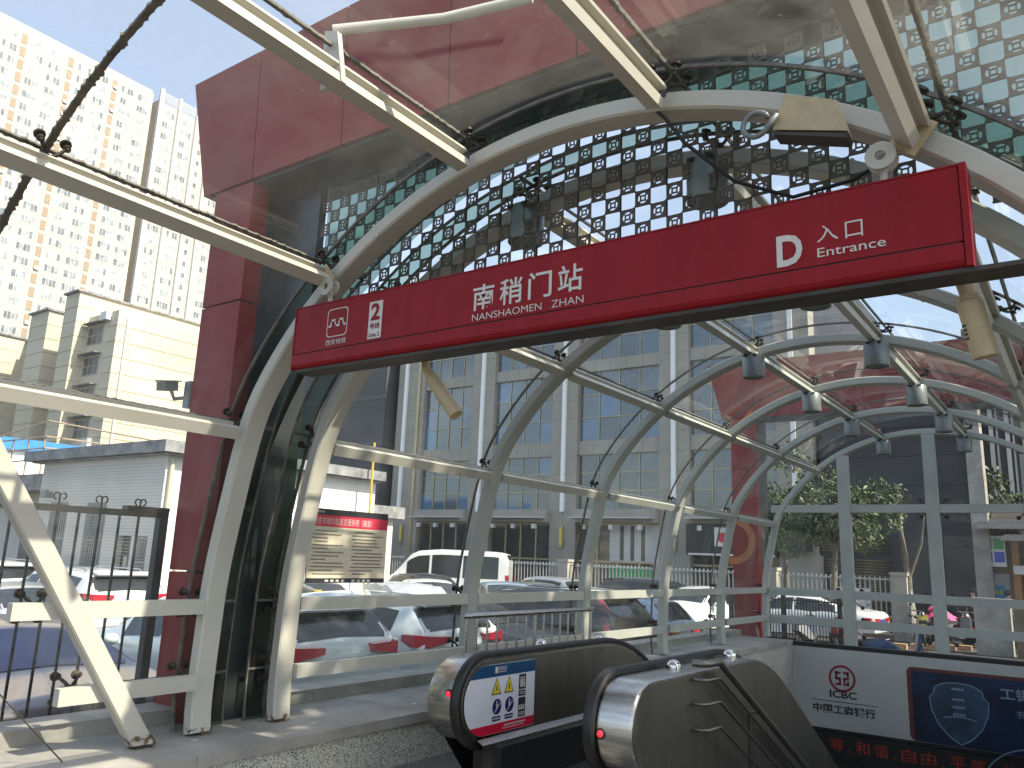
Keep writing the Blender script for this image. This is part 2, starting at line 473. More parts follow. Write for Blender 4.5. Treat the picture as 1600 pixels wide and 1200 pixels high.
def foot_stain(z0, z1, y0, y1, x0, x1, sh):
    b = MB(); b.sweep([[(x0, y0 - sh*0, z0), (x1, y0, z0), (x1, y1, z0), (x0, y1, z0)], [(x0, y0 - sh, z1), (x1, y0 - sh, z1), (x1, y1 - sh, z1), (x0, y1 - sh, z1)]], cap=False)
    b.build("rust_stain", M['rust'], canopy)
foot_stain(.379, .46, 3.059, 3.217, -5.1125, -5.0075, .054)
foot_stain(.379, .43, 3.499, 3.661, -5.193, -5.088, 0)
foot_stain(.379, .43, 4.189, 4.351, -5.193, -5.088, 0)
tag(bpy.data.objects["leaning_front_arch"], "slanted cream front arch with rust at its foot")

# purlins: channel bars that run along the vault between the arches
PA = [27.5, 52.5, 77.5, 102.5, 127.5, 152.5]
def bar(th, y0, y1, prof, flip=1):
    """profile in (tangential, radial-from-arch-outer) metres"""
    c = vp(th, 0, 0); rad = Vector((math.cos(R(th)), 0, math.sin(R(th)))); tan = Vector((math.sin(R(th)), 0, -math.cos(R(th))))
    rings = []
    for y in (y0, y1):
        rings.append([tuple(c + tan*t*flip + rad*r + Vector((0, y, 0))) for t, r in prof])
    b = MB(); b.sweep(rings); return b
CH = [(-.042, -.125), (.042, -.125), (.042, -.072), (.006, -.066), (.006, -.026), (.046, -.020), (.046, -.004), (-.042, -.004)]
for th in PA:
    fl = 1
    y0 = tilt(vp(th, -0.06, 0).z) - 0.45
    bar(th, y0, 3.44, CH, fl).build("purlin", M['steel_white'], canopy)
    for k in range(1, 6):
        bar(th, ARCH[k] + 0.163, ARCH[k+1] - 0.003, CH, fl).build("purlin", M['steel_white'] if k < 3 else M['steel_shaded'], canopy)
# end plates where the front purlins are bolted on
for th in (127.5, 52.5):
    bar(th, 3.441, 3.452, [(-.06, -.15), (.065, -.15), (.065, .01), (-.06, .01)]).build("end_plate", M['tan'], canopy)
# side rails
def rail_x(z): return -5.09 + (0.02 if z < 1 else 0)
for z in (0.73, 1.23):
    for s in (1, -1):
        for k in range(7):
            if k == 0:
                y0, y1 = {1.23: 2.24, 0.73: 2.57}[z], 3.497
            elif k == 1:
                continue
            else:
                y0, y1 = ARCH[k-1] + 0.163, ARCH[k] - 0.003
            xi = rail_x(z); xa, xb = xi, xi - 0.065
            if s < 0: xa, xb = 2*CX - xi, 2*CX - xi + 0.065
            b = MB(); b.box((xa, y0, z - 0.05), (xb, y1, z + 0.05))
            b.build("side_rail", M['steel_white'] if k < 4 else M['steel_shaded'], canopy)
        if s > 0:   # short cut-off stub that projects in front of the leaning arch
            pass
# end wall frame
b = MB(); b.box((-4.98, 15.52, 2.68), (0.42, 15.60, 2.82)); b.build("transom", M['steel_shaded'], canopy)
for z in (0.73, 1.23):
    b = MB(); b.box((-5.06, 15.52, z - 0.075), (0.50, 15.60, z + 0.065)); b.build("transom", M['steel_shaded'], canopy)
for x in (-3.64, -2.20, -0.76):
    h = CZ + math.sqrt(max(0, 2.96**2 - (x - CX)**2))
    b = MB(); b.box((x - 0.1, 15.505, 0.36), (x + 0.1, 15.615, h)); b.build("mullion", M['steel_shaded'], canopy)

# glass panes on the outside of the frame
TH = [-13.6, -6.5, 3.0, 27.5, 52.5, 77.5, 102.5, 127.5, 152.5, 177.0, 186.5, 193.6]
def pane(y0f, y1f, t0, t1, mtl, name="glass_pane"):
    g = 0.22
    t0, t1 = t0 + g*0.5, t1 - g*0.5
    n = 8 if t1 - t0 > 12 else 3
    rings = []
    for i in range(n + 1):
        th = t0 + (t1 - t0)*i/n
        a = vp(th, 0.125, 0); c = vp(th, 0.137, 0)
        rings.append([(a.x, y0f(a.z), a.z), (a.x, y1f(a.z), a.z), (c.x, y1f(c.z), c.z), (c.x, y0f(c.z), c.z)])
    b = MB(); b.sweep(rings)
    return b.build(name, mtl, canopy, smooth=40)
cst = lambda y: (lambda z: y)
bays = [(lambda z: tilt(z) - 0.25, cst(1.645)), (cst(1.655), cst(3.50)), (cst(3.51), cst(3.90))]
bays += [(cst(a), cst(c)) for a, c in ((4.10, 4.265), (4.275, 6.535), (6.545, 8.785), (8.795, 11.055), (11.065, 13.295), (13.305, 15.70))]
for bi, (f0, f1) in enumerate(bays):
    for t0, t1 in zip(TH, TH[1:]):
        if bi == 0:
            zt = max(vp(t0, 0.13, 0).z, vp(t1, 0.13, 0).z)
            zm = min(vp(t0, 0.13, 0).z, vp(t1, 0.13, 0).z)
            if tilt(zm) - 0.25 > 1.5: continue
        if bi == 1 and tilt(min(vp(t0, .13, 0).z, vp(t1, .13, 0).z)) - 0.25 > 1.655:
            pane(lambda z: max(1.655, tilt(z) - 0.25), f1, t0, t1, M['glass_front']); continue
        pane(f0, f1, t0, t1, M['glass_front'] if bi < 2 else (M['glass_green'] if bi in (2, 3) else M['glass']))
# flat panes of the end wall
EX = [-5.0, -3.64, -2.20, -0.76, 0.44]; EZ = [0.40, 0.73, 1.23, 2.75, 4.05]
for x0, x1 in zip(EX, EX[1:]):
    for z0, z1 in zip(EZ, EZ[1:]):
        zc = lambda x: CZ + math.sqrt(max(0.01, 2.97**2 - (x - CX)**2))
        if z1 > 4:
            n = 6; pts = [(x0 + .006, z0 + .005)] + [(x1 - .006, z0 + .005)]
            pts += [(x1 - .006 + (x0 - x1 + .012)*i/n, max(z0 + .02, zc(x1 + (x0 - x1)*i/n))) for i in range(n + 1)]
        else:
            pts = [(x0 + .006, z0 + .005), (x1 - .006, z0 + .005), (x1 - .006, z1 - .005), (x0 + .006, z1 - .005)]
        b = MB(); b.prism(pts, 'y', 15.665, 15.677); b.build("glass_pane", M['glass'], canopy)

# dark sealant in the joints
def ring_joint(y, wdt=0.014, rough=False, t0=A0, t1=A1):
    rings = []; n = 420 if rough else 110
    rs = random.Random(int(y*100))
    for i in range(n + 1):
        th = t0 + (t1 - t0)*i/n
        j = 1.0 + (rs.random()**4)*0.9 if rough else 1.0
        j2 = 1.0 + (rs.random()**4)*0.9 if rough else 1.0
        a = vp(th, 0.121, y); c = vp(th, 0.1405, y)
        rings.append([(a.x, y - wdt*j/2, a.z), (a.x, y + wdt*j2/2, a.z), (c.x, y + wdt*j2/2, c.z), (c.x, y - wdt*j/2, c.z)])
    b = MB(); b.sweep(rings); b.build("joint_sealant", M['sealant'], canopy)
ring_joint(1.65, 0.03, True, 70, 175)
for y in (3.505, 4.27, 6.54, 8.79, 11.06, 13.30): ring_joint(y, 0.018)
for y in (3.905, 4.095): ring_joint(y, 0.012)
def long_joint(th, y0, y1, wdt=0.016, rough=False):
    rs = random.Random(int(th*10 + y0*7)); rings = []
    n = max(2, int((y1 - y0)/0.018)) if rough else 1
    tan = Vector((math.sin(R(th)), 0, -math.cos(R(th))))
    a = vp(th, 0.1205, 0); c = vp(th, 0.1410, 0)
    for i in range(n + 1):
        y = y0 + (y1 - y0)*i/n; Y = Vector((0, y, 0))
        j = 0.9 + (rs.random()**4)*0.8 if rough else 1.0; j2 = 0.9 + (rs.random()**4)*0.8 if rough else 1.0
        rings.append([tuple(a + Y - tan*wdt*j*.5), tuple(a + Y + tan*wdt*j2*.5), tuple(c + Y + tan*wdt*j2*.5), tuple(c + Y - tan*wdt*j*.5)])
    b = MB(); b.sweep(rings); b.build("joint_sealant", M['sealant'], canopy)
for th in TH[1:-1]:
    z = vp(th, .13, 0).z
    long_joint(th, max(tilt(z) - 0.2, 0.4), 3.9, 0.020, True)
    long_joint(th, 4.1, 15.7, 0.016)

# spider fittings that carry the glass
def spider_mesh():
    """local: x tangential, y along the vault, z outward from the arch's outer face (z=0)"""
    b = MB()
    b.tube([(0, 0, -.03), (0, 0, .045)], .017, 8)
    b.ball((0, 0, .045), .022, 6)
    for sx in (-1, 1):
        for sy in (-1, 1):
            e = (sx*.075, sy*.065, .075)
            b.tube([(0, 0, .04), (sx*.04, sy*.034, .05), e], [.014, .011, .010], 6)
            b.M = Matrix.Translation(Vector((e[0], e[1], .055)))
            b.lathe([(.0, 0), (.012, 0), (.012, .014), (.020, .016), (.020, .026), (.008, .028), (.008, .048), (.029, .052), (.029, .064), (0, .064)], 10)
            b.M = Matrix.Identity(4)
    return b
SP = spider_mesh().mesh("spider_fitting", M['spider'], smooth=40)
def spider(th, y, off=0.0):
    p = vp(th, off, y)
    put("spider_fitting", SP, canopy, p, (0, R(90 - th), 0))
for i, y in enumerate(ARCH):
    yy = {0: 3.505}.get(i, y + 0.075)
    for th in TH[1:-1]:
        if th < 40 and y > 4 and th not in (27.5,): continue
        spider(th, yy)
for th in (127.5, 152.5, 177.0, 186.5, 102.5, 77.5, 52.5):
    z = vp(th, 0, 0).z
    if tilt(z) < 1.6: spider(th, 1.65)
spider(177.0, 2.42); spider(186.5, 2.72)
# bracket and drain pipe above the second purlin
b = MB(); b.prism([(-3.02, 3.95), (-2.86, 3.95), (-2.93, 4.26), (-3.03, 4.30)], 'y', 2.40, 2.43); b.build("pipe_bracket", M['steel_white'], canopy)
b = MB(); b.tube([(-3.0, 2.43, 4.31), (-2.55, 2.78, 4.42), (-2.1, 2.95, 4.47)], .028, 8); b.build("drain_pipe", M['steel_white'], canopy, smooth=60)
# small glass bolts on the end wall
def bolt_mesh():
    b = MB(); b.lathe([(0, 0), (.028, 0), (.028, .012), (.010, .014), (.010, .07), (0, .07)], 10); return b.mesh("glass_bolt", M['spider'], smooth=40)
BM_ = bolt_mesh()
def end_bolt_mesh(sx, sz):
    b = MB(); b.tube([(0, 0, 0), (sx*.11, .06, sz*.09)], .009, 6)
    b.M = Matrix.Translation((sx*.11, .03, sz*.09)) @ Matrix.Rotation(R(-90), 4, 'X')
    b.lathe([(0, 0), (.034, 0), (.034, .03), (.012, .032), (.012, .06), (0, .06)], 10); return b.mesh("glass_bolt", M['spider'])
EB = {(sx, sz): end_bolt_mesh(sx, sz) for sx in (-1, 1) for sz in (-1, 1)}
for x in (-3.64, -2.20, -0.76):
    for z, dz in ((0.66, 1), (1.16, 1), (2.75, 1)):
        for sx in (-1, 1):
            for sz in (-1, 1):
                put("glass_bolt", EB[(sx, sz)], canopy, (x + sx*0.09, 15.60, z + sz*0.06))

# ================================================================== downlights
def downlight(y, th, label):
    p = vp(th, -0.125, y)
    t = thing("downlight", label, "lamp", (p.x, y, p.z - 0.26), "grey cylinder lamps under the vault")
    b = MB(); b.M = Matrix.Translation((p.x, y, p.z - 0.26))
    b.lathe([(.108, .012), (.118, .0), (.12, .006), (.12, .235), (.112, .245), (.03, .247), (.03, .262), (0, .262)], 24)
    b.build("housing", M['lamp_grey'], t, smooth=40)
    b = MB(); b.M = Matrix.Translation((p.x, y, p.z - 0.26)); b.lathe([(0, .014), (.06, .018), (.104, .012), (.104, .02), (0, .03)], 24); b.build("lens", M['lens'], t, smooth=True)
    for s in (-1, 1):
        b = MB(); b.box((p.x + s*.055 - .02, y - .122, p.z - .04), (p.x + s*.055 + .02, y - .112, p.z - .02)); b.build("clip", M['black'], t)
ys = [4.09, 6.31, 8.55, 10.82, 13.06, 15.34]
for k, y in enumerate(ys):
    n5 = ["behind the coin lattice above the station name", "its rim peeking below the sign's middle", "hanging clear just past the sign's underside", "third from the end wall", "second from the end wall", "nearest the end wall"][k]
    n6 = ["behind the coin lattice near letter D", "its rim showing below letter D", "hanging clear, largest in view", "third from the end wall", "second from the end wall", "nearest the end wall"][k]
    downlight(y, 102.0, "grey cylinder lamp on the lower purlin row, " + n5)
    downlight(y, 77.0, "grey cylinder lamp on the upper purlin row, " + n6)
# ================================================================== red portals round the vault
def coin_tile_mesh():
    """square plate with a round opening that holds a hollow square (an old coin)"""
    b = MB(); h = 0.0495; r = 0.034; n = 16; t = 0.004
    sq = []
    for k in range(n):
        a = 2*math.pi*(k + .5)/n; c, s = math.cos(a), math.sin(a); mx = max(abs(c), abs(s)); sq.append((h*c/mx, h*s/mx))
    ci = [(r*math.cos(2*math.pi*(k+.5)/n), r*math.sin(2*math.pi*(k+.5)/n)) for k in range(n)]
    for i, s in enumerate(sq):      # push the nearest points out to true corners
        if abs(abs(s[0]) - abs(s[1])) < 0.021: sq[i] = (math.copysign(h, s[0]), math.copysign(h, s[1])) if i % 4 == 1 else s
    V = []; F = []
    for y in (-t, t):
        V += [(p[0], y, p[1]) for p in sq] + [(p[0], y, p[1]) for p in ci]
    for k in range(n):
        k2 = (k+1) % n
        F += [(k, k2, n+k2, n+k), (2*n+k2, 2*n+k, 3*n+k, 3*n+k2), (n+k, n+k2, 3*n+k2, 3*n+k), (k2, k, 2*n+k, 2*n+k2)]
    b.add(V, F)
    def fr(o, i):
        V = []
        for y in (-t*.8, t*.8):
            V += [(-o, y, -o), (o, y, -o), (o, y, o), (-o, y, o), (-i, y, -i), (i, y, -i), (i, y, i), (-i, y, i)]
        F = []
        for k in range(4):
            k2 = (k+1) % 4
            F += [(k, k2, 4+k2, 4+k), (8+k2, 8+k, 12+k, 12+k2), (4+k, 4+k2, 12+k2, 12+k), (k2, k, 8+k, 8+k2)]
        b.add(V, F)
    fr(0.0185, 0.0105)
    for a in (45, 135, 225, 315):
        b.M = Matrix.Rotation(R(a), 4, 'Y'); b.box((.021, -t*.8, -.004), (.036, t*.8, .004)); b.M = Matrix.Identity(4)
    # corner clips
    for sx in (-1, 1):
        for sz in (-1, 1): b.box((sx*.046 - .006, -.009, sz*.046 - .004), (sx*.046 + .006, -.0042, sz*.046 + .004))
    return b.mesh("coin_tile", M['coin'])
COIN = coin_tile_mesh()

def portal(dy, label, full):
    Y = 3.70 + dy
    t = thing("red_portal", label, "portal", (CX, Y, 0.3))
    def both(x0, x1): return ((x0, x1), (2*CX - x1, 2*CX - x0))
    for (x0, x1) in both(-5.90, -5.385):
        for z0, z1 in ((0.32, 1.44), (1.455, 3.575), (3.59, 4.61)):
            b = MB(); b.box((x0, Y, z0), (x1, Y + 0.165, z1)); b.build("red_panel", M['red_panel'], t)
        b = MB(); b.box((x0 - 0.03 if x0 < CX else x0 + .03, Y + 0.168, 0.3), (x1 - 0.03 if x0 < CX else x1 + .03, Y + 0.75, 4.60)); b.build("dark_jamb", M['dark_panel'], t)
    # fascia: seven panels, top leaning forward, flared ends
    xs = [-6.08, -5.40, -4.34, -3.29, -2.28, -1.27, -0.22, 0.84, 1.52]
    for k, (xa, xb) in enumerate(zip(xs, xs[1:])):
        ta = xa - (0.29 if k == 0 else 0); tb = xb + (0.29 if k == len(xs) - 2 else 0)
        g = 0.006
        b = MB()
        vs = [(xa + g, Y - .01, 4.63), (xb - g, Y - .01, 4.63), (xb - g, Y + .62, 4.63), (xa + g, Y + .62, 4.63),
              (ta + g, Y - .06, 5.79), (tb - g, Y - .06, 5.79), (tb - g, Y + .62, 5.79), (ta + g, Y + .62, 5.79)]
        b.add(vs, [(0,3,2,1),(4,5,6,7),(0,1,5,4),(1,2,6,5),(2,3,7,6),(3,0,4,7)])
        b.build("fascia_panel", M['red_panel'], t)
    b = MB(); b.box((-6.02, Y + .02, 4.60), (1.46, Y + .6, 4.628)); b.build("soffit_panel", M['dark_panel'], t)
    if not full: return t
    # dark cheeks beside and above the lattice, cut round the vault
    def cheek(x0, x1, y0, y1, mtl, name, ztop, rr=3.23):
        n = 10; pts = []
        lo = [(x0 + (x1 - x0)*i/n) for i in range(n + 1)]
        zl = [CZ + math.sqrt(max(0, rr*rr - (x - CX)**2)) if abs(x - CX) < rr else 0.4 for x in lo]
        pts = [(x, z) for x, z in zip(lo, zl)] + [(x1, ztop), (x0, ztop)]
        b = MB(); b.prism(pts, 'y', y0, y1); return b.build(name, mtl, t)
    for (x0, x1) in both(-5.38, -4.83):
        cheek(x0, x1, 3.95, 4.02, M['dark_panel'], "cheek_panel", 4.60)
    b = MB(); b.box((-4.83, 3.95, 4.50), (0.27, 4.02, 4.60)); b.build("head_panel", M['dark_panel'], t)
    n = 24; pts = []
    for i in range(n + 1):
        x = -4.83 + 5.1*i/n; pts.append((x, max(3.3, CZ + math.sqrt(max(0, 3.23**2 - (x - CX)**2)))))
    pts += [(0.27, 4.50), (-4.83, 4.50)]
    b = MB(); b.prism(pts, 'y', 4.035, 4.045); b.build("backing_glass", M['backing'], t)
    # coin lattice: a chequer of tiles, every other square open
    tiles = []
    for i in range(51):
        for j in range(12):
            if (i + j) % 2: continue
            tiles.append((-4.78 + 0.1*i, 3.35 + 0.1*j))
    camp = Vector((0, 0, 1.65))
    tiles.sort(key=lambda p: (Vector((p[0], 3.985, p[1])) - camp).length)
    for x, z in tiles[:300]:
        put("coin_tile", COIN, t, (x, 3.985, z))
    rest = tiles[300:]
    if rest:
        b = MB(); vs = [tuple(v.co) for v in COIN.vertices]; fs = [tuple(p.vertices) for p in COIN.polygons]
        for x, z in rest:
            b.M = Matrix.Translation((x, 3.985, z)); b.add(vs, fs)
        tag(b.build("coin_tiles", M['coin'], t), kind="stuff")
    for i in range(0, 52, 3):
        x = -4.83 + 0.1*i
        b = MB(); b.box((x - .003, 3.992, 3.30), (x + .003, 3.998, 4.50)); b.build("lattice_wire", M['black'], t)
    return t
portal(0.0, "red clad gateway with a coin lattice screen spanning the near end of the vault", True)
far = portal(12.25, "farther red gateway beyond the end wall, its pillar half screened by arches", False)
# orange curl painted on the far pillar
b = MB(); c = Vector((-5.9, 15.935, 2.15)); n = 20
for k in range(n):
    a0, a1 = R(-100 + 200*k/n), R(-100 + 200*(k+1)/n)
    b.quad(*[(c.x + r*math.cos(a), c.y, c.z + r*math.sin(a)) for r, a in ((.33, a0), (.47, a0), (.47, a1), (.33, a1))])
M['orange'] = mat("orange_print", (0.50, 0.15, 0.04), 0.5, var=0.1)
b.build("orange_curl", M['orange'], far)

# ================================================================== hanging station sign
sign = thing("station_sign", "long red hanging station sign lettered NANSHAOMEN ZHAN with big white D Entrance", "sign", (CX, 3.38, 2.8))
SX0, SX1, SY = -4.265, -0.275, 3.38
b = MB(); b.box((SX0 + .004, SY, 2.922), (SX1 - .03, SY + .14, 3.236)); b.build("face_panel", M['sign_red'], sign)
prof = [(SY - .004, 2.913), (SY + .14, 2.913), (SY + .14, 2.815), (SY + .022, 2.815), (SY + .004, 2.828), (SY - .006, 2.845)]
b = MB(); b.prism(prof, 'x', SX0, SX1 - .03); b.build("lower_band", M['sign_red'], sign)
b = MB(); b.box((SX0 + .01, SY + .006, 2.912), (SX1 - .04, SY + .135, 2.924)); b.build("shadow_gap", M['sign_dark'], sign)
b = MB(); b.box((SX1 - .026, SY - .008, 2.815), (SX1, SY + .145, 3.246)); b.build("end_cap", M['sign_red'], sign)
b = MB(); b.box((SX0 - .006, SY - .004, 2.815), (SX0 + .003, SY + .145, 3.24)); b.build("end_cap", M['sign_red'], sign)
b = MB(); b.box((SX0 + .01, SY - .002, 3.238), (SX1, SY + .14, 3.246)); b.build("top_lip", M['sign_red'], sign)
b = MB(); b.box((SX0 + .02, SY + .012, 2.796), (SX1 + .6, SY + .165, 2.8145)); b.build("bottom_frame", M['sign_dark'], sign)
for x in (-4.02, -0.585):
    b = MB(); zt = vp(127.5 if x < -2 else 52.5, -.12, 0).z
    b.tube([(x, SY + .07, 3.24), (x, SY + .07, zt - .02)], .016, 8)
    b.build("hanger_rod", M['steel_white'], sign)
    b = MB()
    for dy in (-.02, .035):
        b.M = Matrix.Translation((x, SY + .05 + dy, zt - .045)) @ Matrix.Rotation(R(90), 4, 'X')
        n = 20; rings = []
        for k in range(n + 1):
            a = 2*math.pi*k/n
            rings.append([((.042 + r)*math.cos(a), (.042 + r)*math.sin(a), z) for r, z in ((-.02, 0), (.02, 0), (.02, .014), (-.02, .014))])
        b.sweep(rings, cap=False)
    b.M = Matrix.Identity(4); b.build("ring_plate", M['steel_white'], sign, smooth=30)
RX, UZ = (1, 0, 0), (0, 0, 1)
SP_ = lambda x, z: (x, SY - .003, z)
b = MB()
# city wall emblem in a rounded square
def rrect(x0, z0, x1, z1, r, n=5):
    P = []
    for cx, cz, a0 in ((x1 - r, z0 + r, -90), (x1 - r, z1 - r, 0), (x0 + r, z1 - r, 90), (x0 + r, z0 + r, 180)):
        P += [(cx + r*math.cos(R(a0 + 90*k/n)), cz + r*math.sin(R(a0 + 90*k/n))) for k in range(n + 1)]
    return P
def outline(mb, P, wdt, y, mi=None):
    n = len(P); cx = sum(p[0] for p in P)/n; cz = sum(p[1] for p in P)/n
    Q = [(p[0] - wdt*(1 if p[0] > cx else -1), p[1] - wdt*(1 if p[1] > cz else -1)) for p in P]
    mb.add([(p[0], y, p[1]) for p in P] + [(p[0], y, p[1]) for p in Q], [(k, (k+1) % n, n + (k+1) % n, n + k) for k in range(n)], mi)
outline(b, rrect(-3.945, 2.995, -3.755, 3.185, .028), .006, SY - .003)
for x0, z0, x1, z1 in ((-3.93, 3.062, -3.912, 3.077), (-3.912, 3.062, -3.902, 3.11), (-3.912, 3.10, -3.862, 3.114), (-3.872, 3.062, -3.862, 3.11), (-3.872, 3.062, -3.838, 3.076),
                       (-3.838, 3.062, -3.828, 3.11), (-3.838, 3.10, -3.79, 3.114), (-3.80, 3.062, -3.79, 3.11), (-3.80, 3.062, -3.77, 3.077)):
    rect(b, SP_(0, 0), RX, UZ, x0, z0, x1, z1)
letters(b, "西安地铁", SP_(-3.945, 2.942), RX, UZ, 0.19, 0.038)
b.build("emblem", M['sign_white'], sign)
b = MB(); rect(b, SP_(0, 0), RX, UZ, -3.563, 2.937, -3.447, 3.178); b.build("line_plate", M['sign_white'], sign)
b = MB(); SQ = lambda x, z: (x, SY - .0055, z)
letters(b, "2", SQ(-3.545, 3.055), RX, UZ, 0.078, 0.11, 0.03); b.build("line_number", M['sign_red'], sign)
b = MB(); letters(b, "号线", SQ(-3.547, 3.0), RX, UZ, 0.083, 0.037, 0.02); b.build("line_characters", M['sign_red'], sign)
b = MB(); letters(b, "Line 2", SQ(-3.55, 2.948), RX, UZ, 0.09, 0.027, 0.02); b.build("line_word", M['sign_red'], sign)
b = MB()
for k, ch in enumerate("南稍门站"):
    letters(b, ch, SP_(-2.735 + k*0.189, 2.995 + .004*k), RX, UZ, 0.150, 0.150, 0.012)
b.build("station_name", M['sign_white'], sign); b = MB(); letters(b, "NANSHAOMEN", SP_(-2.735, 2.936), RX, UZ, 0.468, 0.040, -0.004); b.build("station_name_latin", M['sign_white'], sign); b = MB(); letters(b, "ZHAN", SP_(-2.205, 2.936), RX, UZ, 0.195, 0.040, -0.004)
b.build("station_name_latin", M['sign_white'], sign)
b = MB(); letters(b, "D", SP_(-1.025, 2.94), RX, UZ, 0.112, 0.145, 0.03)
letters(b, "入", SP_(-0.852, 3.022), RX, UZ, 0.088, 0.074); letters(b, "口", SP_(-0.735, 3.018), RX, UZ, 0.070, 0.074)
letters(b, "Entrance", SP_(-0.852, 2.955), RX, UZ, 0.272, 0.041, 0.004)
b.build("entrance_lettering", M['sign_white'], sign)

# two tan bullet cameras behind the sign
def bullet_cam(a, d, label, rr=.043):
    a = Vector(a); d = Vector(d)
    t = thing("surveillance_camera", label, "camera", tuple(a), "tan tube cameras behind the sign")
    ax = (d - a).normalized()
    q = ax.to_track_quat('Z', 'Y').to_matrix().to_4x4(); L = (d - a).length
    b = MB(); b.M = Matrix.Translation(a) @ q
    b.lathe([(0, 0), (rr*.8, 0), (rr*.82, .02), (rr, .03), (rr, L - .004), (rr*.94, L), (rr*.8, L), (rr*.78, L - .012), (0, L - .014)], 24)
    b.build("housing", M['tan'], t, smooth=35)
    b = MB(); b.tube([a + ax*.02, a - ax*.05, a - ax*.07 + Vector((0, 0, .06)), a - ax*.07 + Vector((0, -.02, .16))], [rr*.55, rr*.62, .026, .022], 10)
    b.build("bracket", M['tan'], t, smooth=50)
    b = MB(); b.M = Matrix.Translation(a) @ q; 
    for k in range(4): b.box((-.012 + .001*k, -rr - .002, L*.45 + k*.018), (.012 - .002*(k % 2), -rr + .004, L*.45 + k*.018 + .010))
    b.build("label", M['print_black'], t)
bullet_cam((-3.245, 3.62, 2.735), (-3.03, 3.64, 2.465), "sunlit tan tube camera pointing down below the sign's line plate")
bullet_cam((-0.33, 3.63, 2.775), (-0.285, 3.66, 2.515), "shaded tan tube camera hanging below the sign's far end near letter D", .05)

# cables under the vault
b = MB(); b.tube([(-1.80, 3.56, 4.16), (-1.76, 3.53, 4.08), (-1.62, 3.52, 3.92), (-1.55, 3.60, 3.80), (-1.36, 3.80, 3.62), (-1.10, 3.93, 3.52), (-0.80, 3.93, 3.54), (-0.62, 3.92, 3.62), (-0.3, 3.93, 3.60)], .010, 6)
tag(b.build("power_cable", M['black'], None, smooth=True), "loose dark cable drooping from the arch top down to the lattice", "cable")
# hook and junction box beside the right hanger
t = thing("junction_box", "beige steel junction box bolted to the arch beside an iron hook", "junction box", (-0.84, 3.44, 3.62))
b = MB(); b.prism([(-1.02, 3.60), (-0.96, 3.76), (-0.74, 3.66), (-0.70, 3.50)], 'y', 3.36, 3.46); b.build("box_body", M['tan'], t)
b = MB(); b.prism([(-1.02, 3.585), (-0.70, 3.485), (-0.705, 3.465), (-1.015, 3.57)], 'y', 3.35, 3.455); b.build("box_lid", M['sign_dark'], t)
b = MB(); b.tube([(-0.99 - .0, 3.34, 3.66)] + [(-1.09 + .06*math.cos(R(a)), 3.34, 3.635 + .06*math.sin(R(a))) for a in range(-20, -341, -20)], .013, 8)
tag(b.build("iron_hook", M['lamp_grey'], None, smooth=True), "bent grey iron hook at the end of the beige junction box", "hook")
# ================================================================== plinth wall along the left of the vault
plinth = thing("plinth_wall", "granite faced plinth wall with grey coping that carries the arches", "wall", (-5.2, 5.0, LOT))
b = MB(); b.box((-5.90, 2.2, LOT), (-4.69, 15.9, 0.30)); b.box((-4.9, 6.0, -6.0), (-4.69, 15.72, 0.30)); b.build("wall_core", M['concrete'], plinth)
yj = [2.2, 2.95, 4.06, 5.20, 6.34, 7.48, 8.62, 9.76, 10.9, 12.04, 13.18, 14.32, 15.46]
for k, (a, c) in enumerate(zip(yj, yj[1:])):
    z0 = 0.0 if a < 6.2 else -1.1
    b = MB(); b.box((-4.688, a + .002, z0), (-4.655, c - .002, 0.345)); b.build("granite_panel", M['granite'], plinth)
    if a > 6.2:
        for zz in (-2.2, -3.3):
            b = MB(); b.box((-4.688, a + .002, zz + .004), (-4.655, c - .002, zz + 1.096)); b.build("granite_panel", M['granite'], plinth)
for k, (a, c) in enumerate(zip([2.2, 3.25, 5.0, 6.9, 8.8, 10.7, 12.6], [3.25, 5.0, 6.9, 8.8, 10.7, 12.6, 15.47])):
    b = MB(); b.box((-5.58, a + .002, 0.30), (-4.63, c - .002, 0.376)); b.build("coping_slab", M['coping'], plinth)
    b = MB(); b.box((-5.90, a + .002, 0.30), (-5.585, c - .002, 0.475)); b.build("outer_kerb", M['coping'], plinth)
b = MB(); b.box((-5.0, 2.1, 0.0), (-4.66, 2.198, 0.37)); b.build("end_stone", M['coping'], plinth)
b = MB()
rs = random.Random(3)
for k in range(26):
    y = rs.uniform(2.5, 9); x = rs.uniform(-5.5, -4.72); s = rs.uniform(.008, .03)
    b.add([(x - s, y - s*.6, .3775), (x + s*.7, y - s, .3775), (x + s, y + s*.5, .3785), (x - s*.5, y + s, .3775)], [(0, 1, 2, 3)])
tag(b.build("litter", M['paper'], None), "tiny scraps of litter and grit on the grey coping", "litter", None, "stuff")
# the same plinth on the far side, out of the picture for the most part
p2 = thing("plinth_wall", "plinth wall with coping on the stair side of the vault", "wall", (0.6, 5.0, LOT))
b = MB(); b.box((0.41, 4.4, -6.0), (0.97, 15.9, 0.30)); b.build("wall_core", M['concrete'], p2)
b = MB(); b.box((0.02, 3.0, 0.302), (0.95, 15.47, 0.376)); b.build("coping_slab", M['coping'], p2)
b = MB(); b.box((0.22, 3.0, 0.0), (0.97, 4.398, 0.30)); b.build("end_block", M['granite'], p2)

